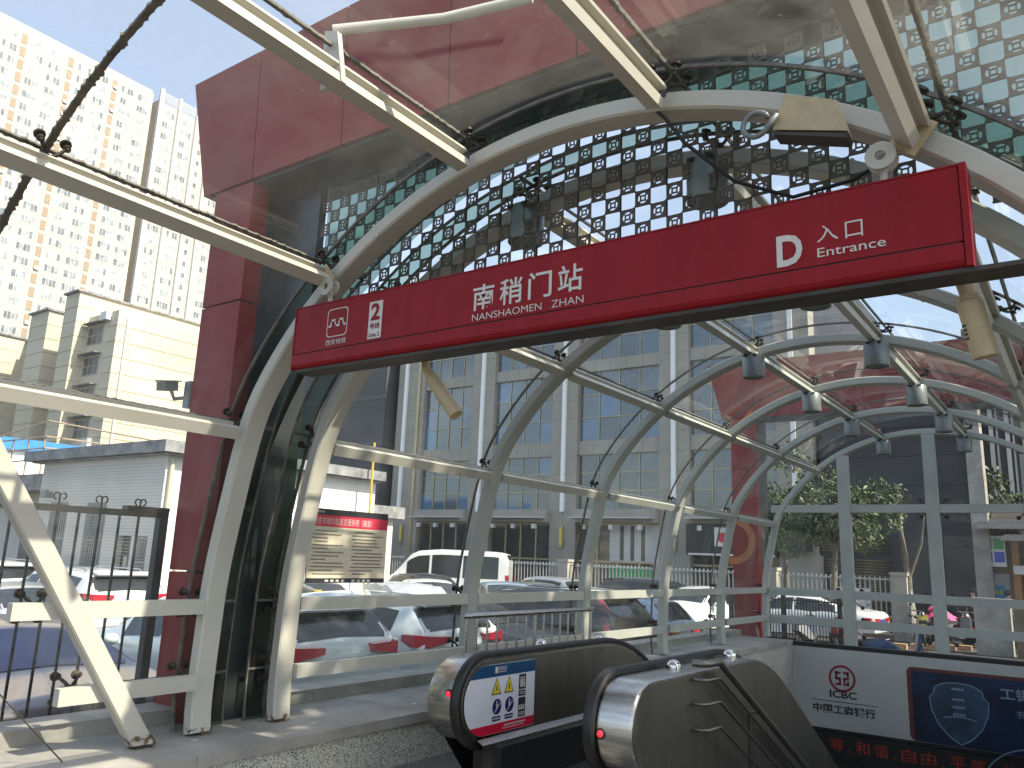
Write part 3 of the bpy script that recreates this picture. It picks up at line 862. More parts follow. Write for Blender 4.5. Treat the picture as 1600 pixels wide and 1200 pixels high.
# ================================================================== escalator
esc = thing("escalator", "stainless escalator going down, black handrails and red stop buttons", "escalator", (-3.2, 5.0, 0.0))
S30 = math.tan(R(30))
def zo(y, y0=6.75):
    if y < y0: return 0.0
    if y < y0 + 1.0: return -S30*(y - y0)**2/2.0
    return -S30*(y - y0 - 0.5)
YS = [6.75 + 0.1*k for k in range(11)] + [9.0, 11.0, 13.0, 15.5]
NC, NZ = 4.985, 0.62
def outline_yz(rad, bot, top, yend_list=YS):
    P = [(NC + .22, bot)]
    P += [(NC + rad*math.cos(R(a)), NZ + rad*math.sin(R(a))) for a in range(-110, -271, -10)]
    P = [p for p in P if p[1] >= bot - 1e-6]
    P += [(y, top + zo(y)) for y in YS]
    P += [(y, bot + zo(y)) for y in reversed(YS)]
    return P
def hand_path():
    P = [(NC + .42, NZ - .31), (NC + .2, NZ - .315)]
    P += [(NC + .315*math.cos(R(a)), NZ + .315*math.sin(R(a))) for a in range(-90, -271, -10)]
    P += [(y, NZ + .315 + zo(y)) for y in [5.5, 6.0, 6.5] + YS]
    return P
def handrail(x):
    b = MB(); P = hand_path(); rings = []
    for i, p in enumerate(P):
        a = P[max(i-1, 0)]; c = P[min(i+1, len(P)-1)]
        t = Vector((0, c[0]-a[0], c[1]-a[1])).normalized(); nrm = Vector((0, -t.z, t.y))
        q = Vector((x, p[0], p[1]))
        sec = [(-.040, -.018), (-.040, .006), (-.030, .020), (-.012, .026), (.012, .026), (.030, .020), (.040, .006), (.040, -.018), (.026, -.022), (-.026, -.022)]
        rings.append([tuple(q + Vector((sx, 0, 0)) + nrm*sn) for sx, sn in sec])
    b.sweep(rings); return b.build("handrail", M['rubber'], esc, smooth=35)
for s, xh in ((-1, -3.76), (1, -2.68)):
    side = "left" if s < 0 else "right"
    handrail(xh)
    inn = xh - s*.035          # inner face (towards the steps)
    # inner panel
    b = MB(); b.prism(outline_yz(.272, .365, .892), 'x', inn, inn + s*.030); o = b.build("inner_panel", M['steel_dark'], esc)
    # guide track just under the belt
    P = hand_path(); rings = []
    b = MB()
    for i, p in enumerate(P):
        a = P[max(i-1, 0)]; c = P[min(i+1, len(P)-1)]
        t = Vector((0, c[0]-a[0], c[1]-a[1])).normalized(); nrm = Vector((0, -t.z, t.y)); q = Vector((xh, p[0], p[1]))
        rings.append([tuple(q + Vector((sx, 0, 0)) + nrm*sn) for sx, sn in ((-.030, -.046), (-.030, -.0225), (.030, -.0225), (.030, -.046))])
    b.sweep(rings); b.build("belt_track", M['steel'], esc, smooth=30)
    # outer cover (wraps the newel) and its flat outer side sheet
    xo0, xo1 = xh + s*.045, xh + s*.285
    b = MB(); P = outline_yz(.292, .30, .905)
    rings = [[(xo0, p[0], p[1]) for p in P], [(xo1 - s*.02, p[0], p[1]) for p in P]]
    cy_ = (NC + 1.0, .6)
    rings.append([(xo1, p[0] + (.012 if p[0] < 5.2 else 0), p[1] - .012*(1 if p[1] > .62 + zo(p[0]) else -1)) for p in P])
    b.sweep(rings); b.build("outer_cover", M['steel'], esc, smooth=50)
    b = MB(); P = outline_yz(.268, .02, .885)
    b.prism([p for p in P], 'x', xo1 + s*.001, xo1 + s*.006); b.build("side_sheet", M['steel_dark'], esc)
    b = MB(); b.box((xh - .13, 5.08, 0.0), (xh + .13, 6.6, .30)); b.build("newel_base", M['black'], esc)
    # skirt and inner deck
    b = MB()
    Q = [(4.9, .36), (6.75, .36)] + [(y, .36 + zo(y)) for y in YS[1:]]
    for (ya, za), (yb, zb) in zip(Q, Q[1:]):
        b.quad((inn - s*.002, ya, za), (inn - s*.002, yb, zb), (inn - s*.055, yb, zb - .03), (inn - s*.055, ya, za - .03))
        b.quad((inn - s*.055, ya, za - .03), (inn - s*.055, yb, zb - .03), (inn - s*.055, yb, zb - .40), (inn - s*.055, ya, za - .40))
    b.build("skirt_panel", M['steel'], esc)
    b = MB(); b.box((inn - s*.056, 5.63, .20), (inn - s*.062, 5.68, .25)); b.build("sensor", M['black'], esc)
    # domes on the deck
    for y in ((5.62, 6.72) if s > 0 else (6.0, 7.0)):
        b = MB(); b.ball((xh + s*.15, y, .925 + zo(y)), .055, 12); b.build("deck_dome", M['chrome'], esc, smooth=True)
    # stop button on the newel nose
    yb = NC - .292*math.cos(R(12)) - .004; zb = NZ + .292*math.sin(R(12)) if s < 0 else NZ - .02
    b = MB(); b.M = Matrix.Translation((xh + s*(.085 if s < 0 else .075), NC - .296 + (.012 if s < 0 else 0), zb)) @ Matrix.Rotation(R(90), 4, 'X')
    b.lathe([(0, .004), (.030, .004), (.034, .0), (.034, -.02), (0, -.02)], 20); bo = b.build("stop_button", M['black'], esc, smooth=30)
    b = MB(); b.M = Matrix.Translation((xh + s*(.085 if s < 0 else .075), NC - .301 + (.012 if s < 0 else 0), zb)) @ Matrix.Rotation(R(90), 4, 'X')
    b.lathe([(0, .008), (.015, .006), (.022, 0), (0, 0)], 16); b.build("button_lamp", M['red_lamp'], bo, smooth=True)
# floor plate, comb and steps
b = MB(); b.box((-3.66, 4.7, .001), (-2.78, 6.55, .012)); b.build("landing_plate", M['steel_dark'], esc)
b = MB(); b.box((-3.66, 6.56, .001), (-2.78, 6.70, .02)); b.build("comb_plate", M['steel'], esc)
st = MB(); st.box((-.435, 0, -.03), (.435, .40, 0)); st.box((-.435, .0, -.22), (.435, .02, -.03))
for k in range(11):
    st.box((-.42 + .08*k, .01, 0), (-.39 + .08*k, .39, .006))
SM = st.mesh("step", M['steel_dark'])
y = 6.72
for k in range(21):
    put("step", SM, esc, (-3.22, y, -.004 + min(0, zo(y + .15) + .0)), (0, 0, 0)); y += 0.40
# safety notice stuck on the inner panel of the far balustrade
X = -3.76 + .035 + .0025; RY = (0, 1, 0)
O = (X, 0, 0)
nb = MB(); P = [(NC + .255*math.cos(R(a)), NZ + .245*math.sin(R(a))) for a in range(-96, -265, -8)]
P = P + [(5.62, .865), (5.62, .375)]
nb.add([(X, p[0], p[1]) for p in P], [tuple(range(len(P)))])
st_ = nb.build("safety_sticker", M['sticker_white'], esc)
tag(st_, "white safety sticker with yellow triangles and navy round pictograms")
def clipband(z0, z1, m_, nm):
    b = MB(); pts = []
    def ye(z):
        d = max(0, 1 - ((z - NZ)/.245)**2); return NC - .255*math.sqrt(d) if True else 0
    n = 8
    L = [(ye(z0 + (z1 - z0)*k/n) + .001, z0 + (z1 - z0)*k/n) for k in range(n + 1)]
    V = [(X + .001, 5.619, z0), (X + .001, 5.619, z1)] + [(X + .001, p[0], p[1]) for p in reversed(L)]
    b.add(V, [tuple(range(len(V)))]); b.build(nm, m_, st_)
clipband(.775, .862, M['sticker_blue'], "blue_band"); clipband(.378, .445, M['sticker_red'], "red_band")
X2 = X + .002
b = MB()
letters(b, "西安地铁", (X2, 5.13, .815), RY, UZ, .10, .030); rect(b, (X2, 0, 0), RY, UZ, 5.085, .80, 5.12, .845)
for k in range(9): rect(b, (X2, 0, 0), RY, UZ, 5.13 + k*.011, .803, 5.138 + k*.011, .809)
rs = random.Random(5)
for k in range(22): rect(b, (X2, 0, 0), RY, UZ, 5.22 + k*.013, .415, 5.23 + k*.013, .427)
for k in range(30): rect(b, (X2, 0, 0), RY, UZ, 5.20 + k*.0095, .398, 5.207 + k*.0095, .405)
b.build("white_print", M['sign_white'], st_)
b = MB(); bk = MB(); nv = MB(); wh = MB()
for yc in (5.11, 5.27):
    for mb, s_, dx in ((bk, .062, 0), (b, .050, .0008)):
        mb.add([(X2 + dx, yc - s_, .655 - (.008 if mb is bk else 0)), (X2 + dx, yc + s_, .655 - (.008 if mb is bk else 0)), (X2 + dx, yc, .762 + (.01 if mb is bk else 0))], [(0, 1, 2)])
    rect(bk, (X2 + .0014, 0, 0), RY, UZ, yc - .006, .675, yc + .008, .705); rect(bk, (X2 + .0014, 0, 0), RY, UZ, yc - .004, .71, yc + .003, .72)
    disc(nv, (X2, yc + .012, .562), RY, UZ, .056, 24)
    rect(nv, (X2, 0, 0), RY, UZ, yc - .045, .462, yc + .06, .496)
    for k in range(5): rect(wh, (X2 + .001, 0, 0), RY, UZ, yc - .036 + k*.018, .474, yc - .024 + k*.018, .486)
    o_ = Vector((X2 + .0012, yc + .012, .562))
    wh.quad(tuple(o_ + Vector((0, -.03, -.035))), tuple(o_ + Vector((0, -.024, -.04))), tuple(o_ + Vector((0, .04, .02))), tuple(o_ + Vector((0, .036, .027))))
    disc(wh, tuple(o_ + Vector((0, -.004, .035))), RY, UZ, .008, 10)
    wh.quad(*[tuple(o_ + Vector((0, a, c))) for a, c in ((-.012, -.012), (.004, -.006), (.004, .025), (-.012, .025))])
for z0, z1 in ((.655, .765), (.605, .648), (.54, .595), (.535, .49), (.455, .485)):
    rect(bk, (X2, 0, 0), RY, UZ, 5.40, z0, 5.495, z1)
for k in range(3):
    disc(wh, (X2 + .001, 5.425 + k*.022, .74), RY, UZ, .007, 10); rect(wh, (X2 + .001, 0, 0), RY, UZ, 5.417 + k*.022, .67, 5.433 + k*.022, .73)
for zz in (.62, .632, .465, .475):
    for k in range(5): rect(wh, (X2 + .001, 0, 0), RY, UZ, 5.41 + k*.016, zz, 5.422 + k*.016, zz + .006)
for k in range(3): rect(wh, (X2 + .001, 0, 0), RY, UZ, 5.41 + k*.026, .505, 5.43 + k*.026, .532)
bk.build("black_print", M['print_black'], st_); b.build("warning_triangles", M['sticker_yellow'], st_)
nv.build("round_pictograms", M['sticker_navy'], st_); wh.build("figure_print", M['sign_white'], st_)
# blue printed strip on top of the near cover
b = MB(); rect(b, (0, 0, .9065), (1, 0, 0), (0, 1, 0), -2.60, 5.10, -2.46, 5.50); b.build("deck_label", M['steel'], esc)
b = MB(); 
for k in range(5): rect(b, (0, 0, .9075), (1, 0, 0), (0, 1, 0), -2.585, 5.12 + k*.07, -2.475, 5.17 + k*.07)
b.build("deck_print", mat("deck_blue_print", (.03, .08, .30), .4, var=0), esc)

# ================================================================== stair and its rails
b = MB()
for k in range(26):
    b.box((-2.38, 5.9 + .30*k, -6.0), (0.2, 5.9 + .30*(k+1) + .002*k, -.155*(k+1)))
struct("stairs", b, M['floor'])
b = MB(); b.box((-2.38, 4.7, -0.6), (0.0, 5.9, -0.001)); 
hr = thing("stair_handrail", "three steel handrail tubes stepping down the outer side of the escalator", "handrail", (-2.2, 5.6, 0.0))
def sl(y, y0=5.85): return 0 if y < y0 else -(y - y0)*.52
for z0, r_, m_ in ((.97, .026, 'steel_dark'), (.86, .011, 'steel_dark'), (.70, .011, 'steel_dark'), (.53, .011, 'steel_dark')):
    b = MB(); ys_ = [5.52, 5.80, 5.86, 6.2, 8, 10, 13]
    pth = [(-2.385, 5.62, z0), (-2.32, 5.62, z0), (-2.29, 5.66, z0)] + [(-2.28, y, z0 + sl(y)) for y in ys_[1:]]
    b.tube(pth, r_, 10); b.build("rail_tube", M[m_], hr, smooth=60)
for y in (6.75, 8.6, 10.5):
    b = MB(); b.box((-2.385, y - .012, .46 + sl(y)), (-2.36, y + .012, .98 + sl(y))); [b.box((-2.37, y - .008, z_ + sl(y) - .008), (-2.28, y + .008, z_ + sl(y) + .008)) for z_ in (.97, .86, .70, .53)]; b.build("bracket_post", M['steel_dark'], hr)
# top guard bar that joins the handrail deck
# ================================================================== stainless guard rail on the coping
gr = thing("guard_rail", "short stainless guard rail with thin upright bars on the coping behind the escalator", "railing", (-4.80, 7.2, .376))
b = MB(); b.tube([(-4.80, 6.02, 1.10), (-4.80, 8.42, 1.10)], .027, 10); b.build("top_rail", M['steel'], gr, smooth=50)
b = MB(); b.tube([(-4.80, 6.05, .46), (-4.80, 8.4, .46)], .016, 8); b.build("bottom_rail", M['steel'], gr, smooth=50)
for k in range(15):
    y = 6.07 + k*(8.37 - 6.07)/14; b = MB(); big = k in (0, 7, 14)
    b.tube([(-4.80, y, .376 if big else .46), (-4.80, y, 1.09)], .018 if big else .011, 8); b.build("baluster", M['steel'], gr, smooth=50)
# ================================================================== regulations notice inside the glass
nt_ = thing("notice_board", "cream regulations notice with red title band fixed to the glass above parked cars", "notice", (-5.17, 4.95, 1.41))
XN = -5.17; Y0, Y1, Z0, Z1 = 4.44, 5.33, 1.385, 1.985
b = MB(); b.box((XN - .012, Y0, Z0), (XN, Y1, Z1)); b.build("sheet", M['paper'], nt_)
XP = XN + .002; ON = (XP, 0, 0)
b = MB(); rect(b, ON, RY, UZ, Y0, Z1 - .052, Y1, Z1); rect(b, ON, RY, UZ, Y0, Z0, Y1, Z0 + .038); b.build("black_bands", M['print_black'], nt_)
b = MB(); rect(b, ON, RY, UZ, Y0, Z1 - .145, Y1, Z1 - .052); b.build("title_band", M['notice_red'], nt_)
ON2 = (XP + .0015, 0, 0); b = MB()
letters(b, "西安市城市轨道交通条例（摘录）", (XP + .0015, Y0 + .03, Z1 - .13), RY, UZ, .66, .062)
rect(b, ON2, RY, UZ, Y0 + .03, Z1 - .043, Y0 + .055, Z1 - .01); letters(b, "西安地铁", (XP + .0015, Y0 + .065, Z1 - .035), RY, UZ, .075, .018)
for k in range(4): rect(b, ON2, RY, UZ, Y0 + .20 + k*.06, Z0 + .010, Y0 + .235 + k*.06, Z0 + .026)
for k in range(4): rect(b, ON2, RY, UZ, Y0 + .50 + k*.06, Z0 + .010, Y0 + .535 + k*.06, Z0 + .026)
b.build("white_lettering", M['sign_white'], nt_)
b = MB(); rs = random.Random(11)
for c0 in (Y0 + .03, Y0 + .47):
    for k in range(13):
        z = Z1 - .185 - k*.029; y = c0 + (0.0 if k % 3 else .03); ye = c0 + rs.uniform(.15, .39)
        while y < ye:
            d = rs.uniform(.006, .014); rect(b, ON2, RY, UZ, y, z, y + d, z + .011); y += d + .0035
b.build("body_print", M['print_grey'], nt_)
# ================================================================== lightbox advertisement over the way down
ad = thing("advertising_lightbox", "wide ICBC bank lightbox in a black frame above the foot of the escalator", "advertisement", (-2.2, 15.55, -1.09))
b = MB(); b.box((-4.55 - .4, 15.47, -1.10), (0.38, 15.70, .355)); b.build("box_frame", M['black'], ad)
AX0, AX1, AZ0, AZ1 = -4.84, 0.30, -1.05, 0.285
b = MB(); b.box((AX0, 15.462, AZ0), (AX1, 15.4695, AZ1)); b.build("face_panel", M['ad_white'], ad)
AY = 15.459
OA = (0, AY, 0)
b = MB(); disc(b, (-3.80, AY, -.20), RX, UZ, .225, 40, r_in=.185)
for x0, z0, x1, z1 in ((-.115, .075, -.02, .115), (-.115, -.02, -.075, .115), (-.115, -.02, -.02, .015), (-.055, -.115, -.02, .015), (-.115, -.115, -.02, -.08),
                       (.02, .075, .115, .115), (.08, .02, .115, .115), (.02, -.02, .115, .02), (.02, -.075, .055, .0), (.02, -.115, .115, -.08), (.08, -.115, .115, -.045)):
    rect(b, (-3.80, AY, -.20), RX, UZ, x0, z0, x1, z1)
b.build("bank_emblem", M['print_red'], ad)
b = MB(); letters(b, "ICBC", (-4.02, AY, -.53), RX, UZ, .45, .125, .03); rect(b, OA, RX, UZ, -4.33, -.600, -3.25, -.588)
letters(b, "中国工商银行", (-4.31, AY, -.80), RX, UZ, 1.03, .155, .03); b.build("bank_lettering", M['print_black'], ad)
b = MB(); P = rrect(-2.76, -1.045, .28, .115, .09)
b.add([(p[0], AY, p[1]) for p in P], [tuple(range(len(P)))]); b.build("poster_border", M['ad_brown'], ad)
b = MB(); P = rrect(-2.69, -1.044, .26, .062, .06)
b.add([(p[0], AY - .002, p[1]) for p in P], [tuple(range(len(P)))]); b.build("poster", M['ad_blue'], ad)
def shield(sc, cx=-2.01, cz=-.42):
    L = [(0, .36), (-.2, .34), (-.34, .27), (-.37, .16), (-.43, .10), (-.41, -.1), (-.32, -.32), (-.16, -.50), (0, -.60)]
    P = [(cx + x*sc, cz + z*sc) for x, z in L] + [(cx - x*sc, cz + z*sc) for x, z in reversed(L[1:-1])]
    return P
b = MB(); P = shield(1.0); b.add([(p[0], AY - .004, p[1]) for p in P], [tuple(range(len(P)))]); b.build("poster_shield", M['ad_shield'], ad)
b = MB(); n = len(P); Q = shield(.965)
b.add([(p[0], AY - .005, p[1]) for p in P] + [(p[0], AY - .005, p[1]) for p in Q], [(k, (k+1) % n, n + (k+1) % n, n + k) for k in range(n)])
for k in range(14):
    x = -.24 + .48*k/14; z = -.22 + .06*math.cos(x*5); x2 = -.24 + .48*(k+1)/14; z2 = -.22 + .06*math.cos(x2*5)
    b.quad(*[(-2.01 + p, AY - .005, -.42 + q) for p, q in ((x, z), (x2, z2), (x2, z2 - .015), (x, z - .015))])
for z in (.22, .06, -.06, -.17):
    for k in range(4): rect(b, (-2.01, AY - .005, -.40), RX, UZ, -.09 + k*.045, z, -.055 + k*.045, z + .035)
for k in range(24):
    a0, a1 = R(70 + k*3.5), R(73.5 + k*3.5)
    b.quad(*[(-1.0 + r*math.cos(a), AY - .005, -1.72 + r*math.sin(a)) for r, a in ((.78, a0), (.80, a0), (.80, a1), (.78, a1))])
letters(b, "工银", (-1.42, AY - .005, -.245), RX, UZ, .42, .185, .02); letters(b, "有序", (-1.22, AY - .005, -.50), RX, UZ, .30, .12)
b.build("poster_print", M['ad_line'], ad)
led = thing("led_ticker", "dark LED ticker strip with dim red characters under the bank lightbox", "led display", (-2.2, 15.5, -1.6))
b = MB(); b.box((-4.62, 15.48, -1.62), (0.38, 15.70, -1.115)); b.build("display_case", M['black'], led)
b = MB(); xx = -4.05
for ch in "等、和谐、自由、平等、公正":
    w_ = .22 if ch != "、" else .05
    letters(b, ch, (xx, 15.4775, -1.40 if ch != "、" else -1.41), RX, UZ, w_, .20 if ch != "、" else .05); xx += w_ + .075
b.build("led_characters", M['led'], led)
# wire that runs to the coping at the lower corner
b = MB(); b.tube([(-5.2, 1.6, 1.62), (-5.13, 2.05, 1.0), (-5.02, 2.62, .383)], .004, 5)
tag(b.build("stay_wire", M['spider'], None), "thin steel wire slanting down to the coping by the cut-off rails", "wire")
# wall camera on the red pillar
t = thing("bullet_camera", "grey bullet camera with sunshield on the outer side of the red pillar", "camera", (-6.1, 3.66, 2.8))
b = MB(); b.M = Matrix.Translation((-6.12, 3.62, 2.93)) @ Matrix.Rotation(R(-55), 4, 'Z') @ Matrix.Rotation(R(12), 4, 'Y'); b.box((-.10, -.04, -.045), (.13, .04, .03)); b.box((-.14, -.052, .031), (.13, .052, .042)); b.lathe([(0, -.05), (.03, -.05)], 8); b.build("camera_body", M['lamp_grey'], t)
b = MB(); b.tube([(-6.10, 3.64, 2.89), (-6.08, 3.66, 2.82), (-5.90, 3.76, 2.84)], .016, 8); b.build("camera_arm", M['lamp_grey'], t)
b = MB(); b.box((-5.98, 3.68, 2.74), (-5.902, 3.80, 2.96)); b.build("connection_box", M['lamp_grey'], t)
# ================================================================== buildings
M['tower_wall'] = mat("beige_tower_render", (0.53, 0.485, 0.42), 0.9, var=0.05, scale=0.3)
M['tower_fin'] = mat("white_tower_fin", (0.78, 0.76, 0.72), 0.8, var=0.04, scale=0.5)
M['tower_win'] = mat("tower_window_glass", (0.42, 0.45, 0.47), 0.25, var=0.3, scale=0.9)
M['tower_win2'] = mat("tower_window_dark", (0.22, 0.24, 0.26), 0.25, var=0.3, scale=0.9)
M['tower_frame'] = mat("tower_window_frame", (0.62, 0.60, 0.56), 0.6, var=0.0)
M['louvre'] = mat("tan_louvre", (0.36, 0.28, 0.20), 0.8, var=0.1)
M['yellow_wall'] = mat("pale_yellow_render", (0.62, 0.56, 0.43), 0.9, var=0.09, scale=0.25, dark=(0.53, 0.475, 0.36))
M['yellow_line'] = mat("render_groove", (0.40, 0.34, 0.22), 0.9, var=0.1)
M['old_win'] = mat("old_window_glass", (0.10, 0.11, 0.11), 0.3, var=0.3, scale=1.5)
M['old_frame'] = mat("old_window_frame", (0.45, 0.44, 0.41), 0.6, var=0.1)
M['white_tile'] = mat("white_tile_wall", (0.64, 0.61, 0.55), 0.6, var=0.06, scale=0.7)
M['white_wall'] = mat("white_wall", (0.78, 0.77, 0.74), 0.8, var=0.05, scale=0.6)
M['slab'] = mat("weathered_roof_slab", (0.30, 0.30, 0.30), 0.85, var=0.35, scale=2.2, dark=(0.13, 0.13, 0.135))
M['bars'] = mat("window_bars", (0.50, 0.49, 0.46), 0.6, var=0.1)
M['office_stone'] = mat("beige_office_stone", (0.34, 0.315, 0.27), 0.6, var=0.06, scale=0.7)
M['office_joint'] = mat("stone_joint", (0.20, 0.18, 0.15), 0.8, var=0)
M['office_glass'] = mat("office_window_glass", (0.07, 0.10, 0.12), 0.06, 0.0, var=0.25, scale=0.25, spec=1.0, coat=1.0)
M['gold'] = mat("gold_window_frame", (0.44, 0.38, 0.22), 0.35, 0.5, var=0.05)
M['tube_white'] = mat("white_facade_light_strip", (0.85, 0.85, 0.86), 0.3, var=0)
M['shop_dark'] = mat("shop_dark_glass", (0.03, 0.035, 0.04), 0.08, var=0.3, scale=0.5)
M['dark_clad'] = mat("charcoal_cladding", (0.030, 0.030, 0.036), 0.6, var=0.18, scale=0.4)
M['grey_clad'] = mat("dark_grey_cladding", (0.075, 0.073, 0.078), 0.6, var=0.12, scale=0.3)
M['shutter'] = mat("brown_roller_shutter", (0.20, 0.165, 0.10), 0.5, 0.2, var=0.15, scale=2)
M['poster_w'] = mat("shop_poster_white", (0.62, 0.62, 0.62), 0.5, var=0.1, scale=1)
M['poster_g'] = mat("shop_poster_green", (0.06, 0.40, 0.12), 0.5, var=0.1, scale=1)
M['fence_white'] = mat("pale_fence_paint", (0.55, 0.55, 0.54), 0.5, var=0.08)
M['fence_stone'] = mat("fence_post_stone", (0.45, 0.42, 0.37), 0.8, var=0.1, scale=2)

def window_mesh(wd, ht, n, mats, dark=False, rows=1, name="window", dep=0.12, fr=0.05, seed=0):
    """window in a wall facing local -y: frame proud of glass; glass recessed"""
    b = MB()
    b.box((-wd/2, -0.03, 0), (wd/2, 0.02, fr), 0); b.box((-wd/2, -0.03, ht - fr), (wd/2, 0.02, ht), 0)
    for k in range(n + 1):
        x = -wd/2 + (wd - fr)*k/n; b.box((x, -0.028, fr), (x + fr, 0.018, ht - fr), 0)
    for r in range(1, rows):
        z = ht*r/rows; b.box((-wd/2 + fr, -0.026, z - fr/2), (wd/2 - fr, 0.016, z + fr/2), 0)
    rs = random.Random(int(wd*100) + n + (50 if dark else 0) + seed*13)
    for k in range(n):
        x0 = -wd/2 + wd*k/n + fr/2; x1 = -wd/2 + wd*(k+1)/n - fr/2
        b.quad((x0, 0.0, fr), (x1, 0.0, fr), (x1, 0.0, ht - fr), (x0, 0.0, ht - fr), 1 + (rs.random() < (.6 if dark else .25)))
    return b.mesh(name, mats)

# ---- tall beige tower, far left
TX = -174.0
tower = thing("apartment_tower", "very tall beige apartment tower with rows of small windows and white vertical fins", "tower", (TX - 12, 88, 0))
b = MB(); b.box((TX - 24, 30.0, -1), (TX, 89.4, 107.0)); b.box((TX - 23.8, 30.2, 107.0), (TX - .2, 89.2, 107.8)); b.build("main_block", M['tower_wall'], tower)
b = MB(); b.box((TX - 24, 90.9, -1), (TX - .4, 130.0, 106.3)); b.box((TX - 22, 89.4, -1), (TX - 3.5, 90.9, 104.0)); b.build("side_block", M['tower_wall'], tower)
WM = [window_mesh(2.9, 1.65, 4, [M['tower_frame'], M['tower_win'], M['tower_win2']], d, 1, fr=.08) for d in (False, True)]
WM.append(window_mesh(2.9, 1.65, 3, [M['tower_frame'], M['tower_win'], M['tower_win2']], True, 1, fr=.07))
WM += [window_mesh(2.9 if k != 5 else 2.2, 1.65, 4 if k != 5 else 3, [M['tower_frame'], M['tower_win'], M['tower_win2']], k % 2 == 0, 1, fr=.07, seed=k) for k in range(1, 7)]
WN = window_mesh(1.1, 1.5, 1, [M['tower_frame'], M['tower_win'], M['tower_win2']], True, fr=.10)
LVm = MB(); LVm.box((-.55, -.06, 0), (.55, .02, 2.1)); LV = LVm.mesh("louvre_panel", M['louvre'])
cols = [87.2, 83.2, 77.2, 73.2, 67.2, 63.2, 58.0, 53.8, 48.6]
lv = [80.2, 70.2, 60.6]
rs = random.Random(21)
rows = [103.6 - 2.95*k for k in range(24)]
pts = [(c, z, WM[rs.randrange(9)]) for z in rows for c in cols] 
wing = [94.0, 98.9, 103.0, 108.6, 112.5]
pts += [(c, z - .6, WM[rs.randrange(9)] if c != 103.0 else WN) for z in rows[:20] for c in wing[:4]]
def rotm(me_src, px, y, z):
    vs = [(px - 0 - v.co.y, y + v.co.x, z + v.co.z) for v in me_src.vertices]
    return vs
pts.sort(key=lambda p: abs(p[0] - 80))
for c, z, me in pts[:285]:
    xx = TX if c < 89.5 else TX - .4
    put("window", me, tower, (xx + .01, c, z), (0, 0, R(90)))
b = MB()
for c, z, me in pts[285:]:
    xx = TX if c < 89.5 else TX - .4
    b.M = Matrix.Translation((xx + .01, c, z)) @ Matrix.Rotation(R(90), 4, 'Z')
    for p in me.polygons: b.add([tuple(me.vertices[i].co) for i in p.vertices], [tuple(range(len(p.vertices)))], p.material_index)
b.M = Matrix.Identity(4)
tag(b.build("windows", [M['tower_frame'], M['tower_win'], M['tower_win2']], tower), kind="stuff")
for c in lv:
    for z in rows:
        put("louvre_panel", LV, tower, (TX + .01, c, z - .2), (0, 0, R(90)))
for y0, y1, x1 in ((91.0, 91.9, .8), (96.1, 96.7, .7), (101.0, 101.5, .7), (104.9, 105.4, .7), (110.5, 111.1, .7)):
    b = MB(); b.box((TX - .4, y0, 0), (TX - .4 + x1, y1, 109.3)); b.build("vertical_fin", M['tower_fin'], tower)
b = MB()
for k in range(9): b.box((TX - .35, 91.9, 106.5 + .3*k), (TX - .2, 112, 106.56 + .3*k))
b.build("roof_screen", M['tower_fin'], tower)
for y in (80.2 - .9, 70.2 - .9, 60.6 - .9):
    b = MB(); b.tube([(TX + .1, y, 0), (TX + .1, y, 105)], .09, 6); b.build("downpipe", M['tower_fin'], tower)
ACb = MB(); ACb.box((-.45, -.35, 0), (.45, 0, .62)); AC = ACb.mesh("air_conditioner", M['white_wall'])
for k in range(16):
    put("air_conditioner", AC, tower, (TX + .02, rs.choice(lv) + .1, rs.choice(rows) - .2), (0, 0, R(90)))

# ---- pale yellow block with staggered bays
YX, YY = -69.3, 35.4
yb = thing("yellow_apartment_block", "pale yellow older apartment block with a blank end wall and staggered bays", "building", (YX - 10, YY + 6, 0))
b = MB(); b.box((YX - 5.2, YY, -1), (YX, 48.0, 22.0)); b.build("end_wall_block", M['yellow_wall'], yb)
bays_ = [(-95.5, -90.5, 34.2, 22.2), (-90.5, -85.2, 37.0, 21.9), (-85.2, -81.5, 34.8, 23.6), (-81.5, -77.0, 37.0, 22.6), (-77.0, -74.5, 34.2, 24.2)]
for x0, x1, y0, zt in bays_:
    b = MB(); b.box((x0, y0, -1), (x1, 48.0, zt)); b.build("bay_block", M['yellow_wall'], yb)
for x0, x1, y0, zt in bays_:
    b = MB()
    for z in [zt - 1.4*k for k in range(1, 16)]: b.box((x0 - .0, y0 - .02, z - .03), (x1 + .02, y0 + 1.6, z + .03))
    b.build("wall_groove", M['yellow_line'], yb)
for z in [20.6 - 1.45*k for k in range(14)]:
    b = MB(); b.box((YX - 1.6, YY - .02, z - .03), (YX + .025, 48.0, z + .03)); b.build("wall_groove", M['yellow_line'], yb)
YW = window_mesh(2.7, 1.7, 3, [M['old_frame'], M['old_win'], M['old_win']], True, 2, fr=.07)
HB = MB(); HB.box((-1.5, -.65, 0), (1.5, 0, .08)); HOOD = HB.mesh("window_hood", M['slab'])
for k in range(7):
    for (cx, y) in ((-79.2, 37.0), (-87.9, 37.0), (-92.9, 34.2), (-72.9, YY)):
        wz = 19.2 - 2.9*k
        wo = put("window", YW, yb, (cx, y - .02, wz)); put("window_hood", HOOD, yb, (cx, y - .01, wz + 1.9))
b = MB(); b.tube([(YX + .1, YY + .9, 0), (YX + .1, YY + .9, 21.4)], .10, 6); b.build("downpipe", M['white_wall'], yb)
for y, z in ((YY + .0, 9.6), (YY + .0, 21.2)):
    b = MB(); b.box((-71.6, y - .5, z), (-70.5, y - .02, z + .75)); b.build("air_conditioner", M['white_wall'], yb)
for (x0, x1, y0, zt) in bays_:
    b = MB(); b.box((x0 - .2, y0 - .25, zt), (x1 + .2, 48, zt + .18)); b.build("parapet", M['slab'], yb)
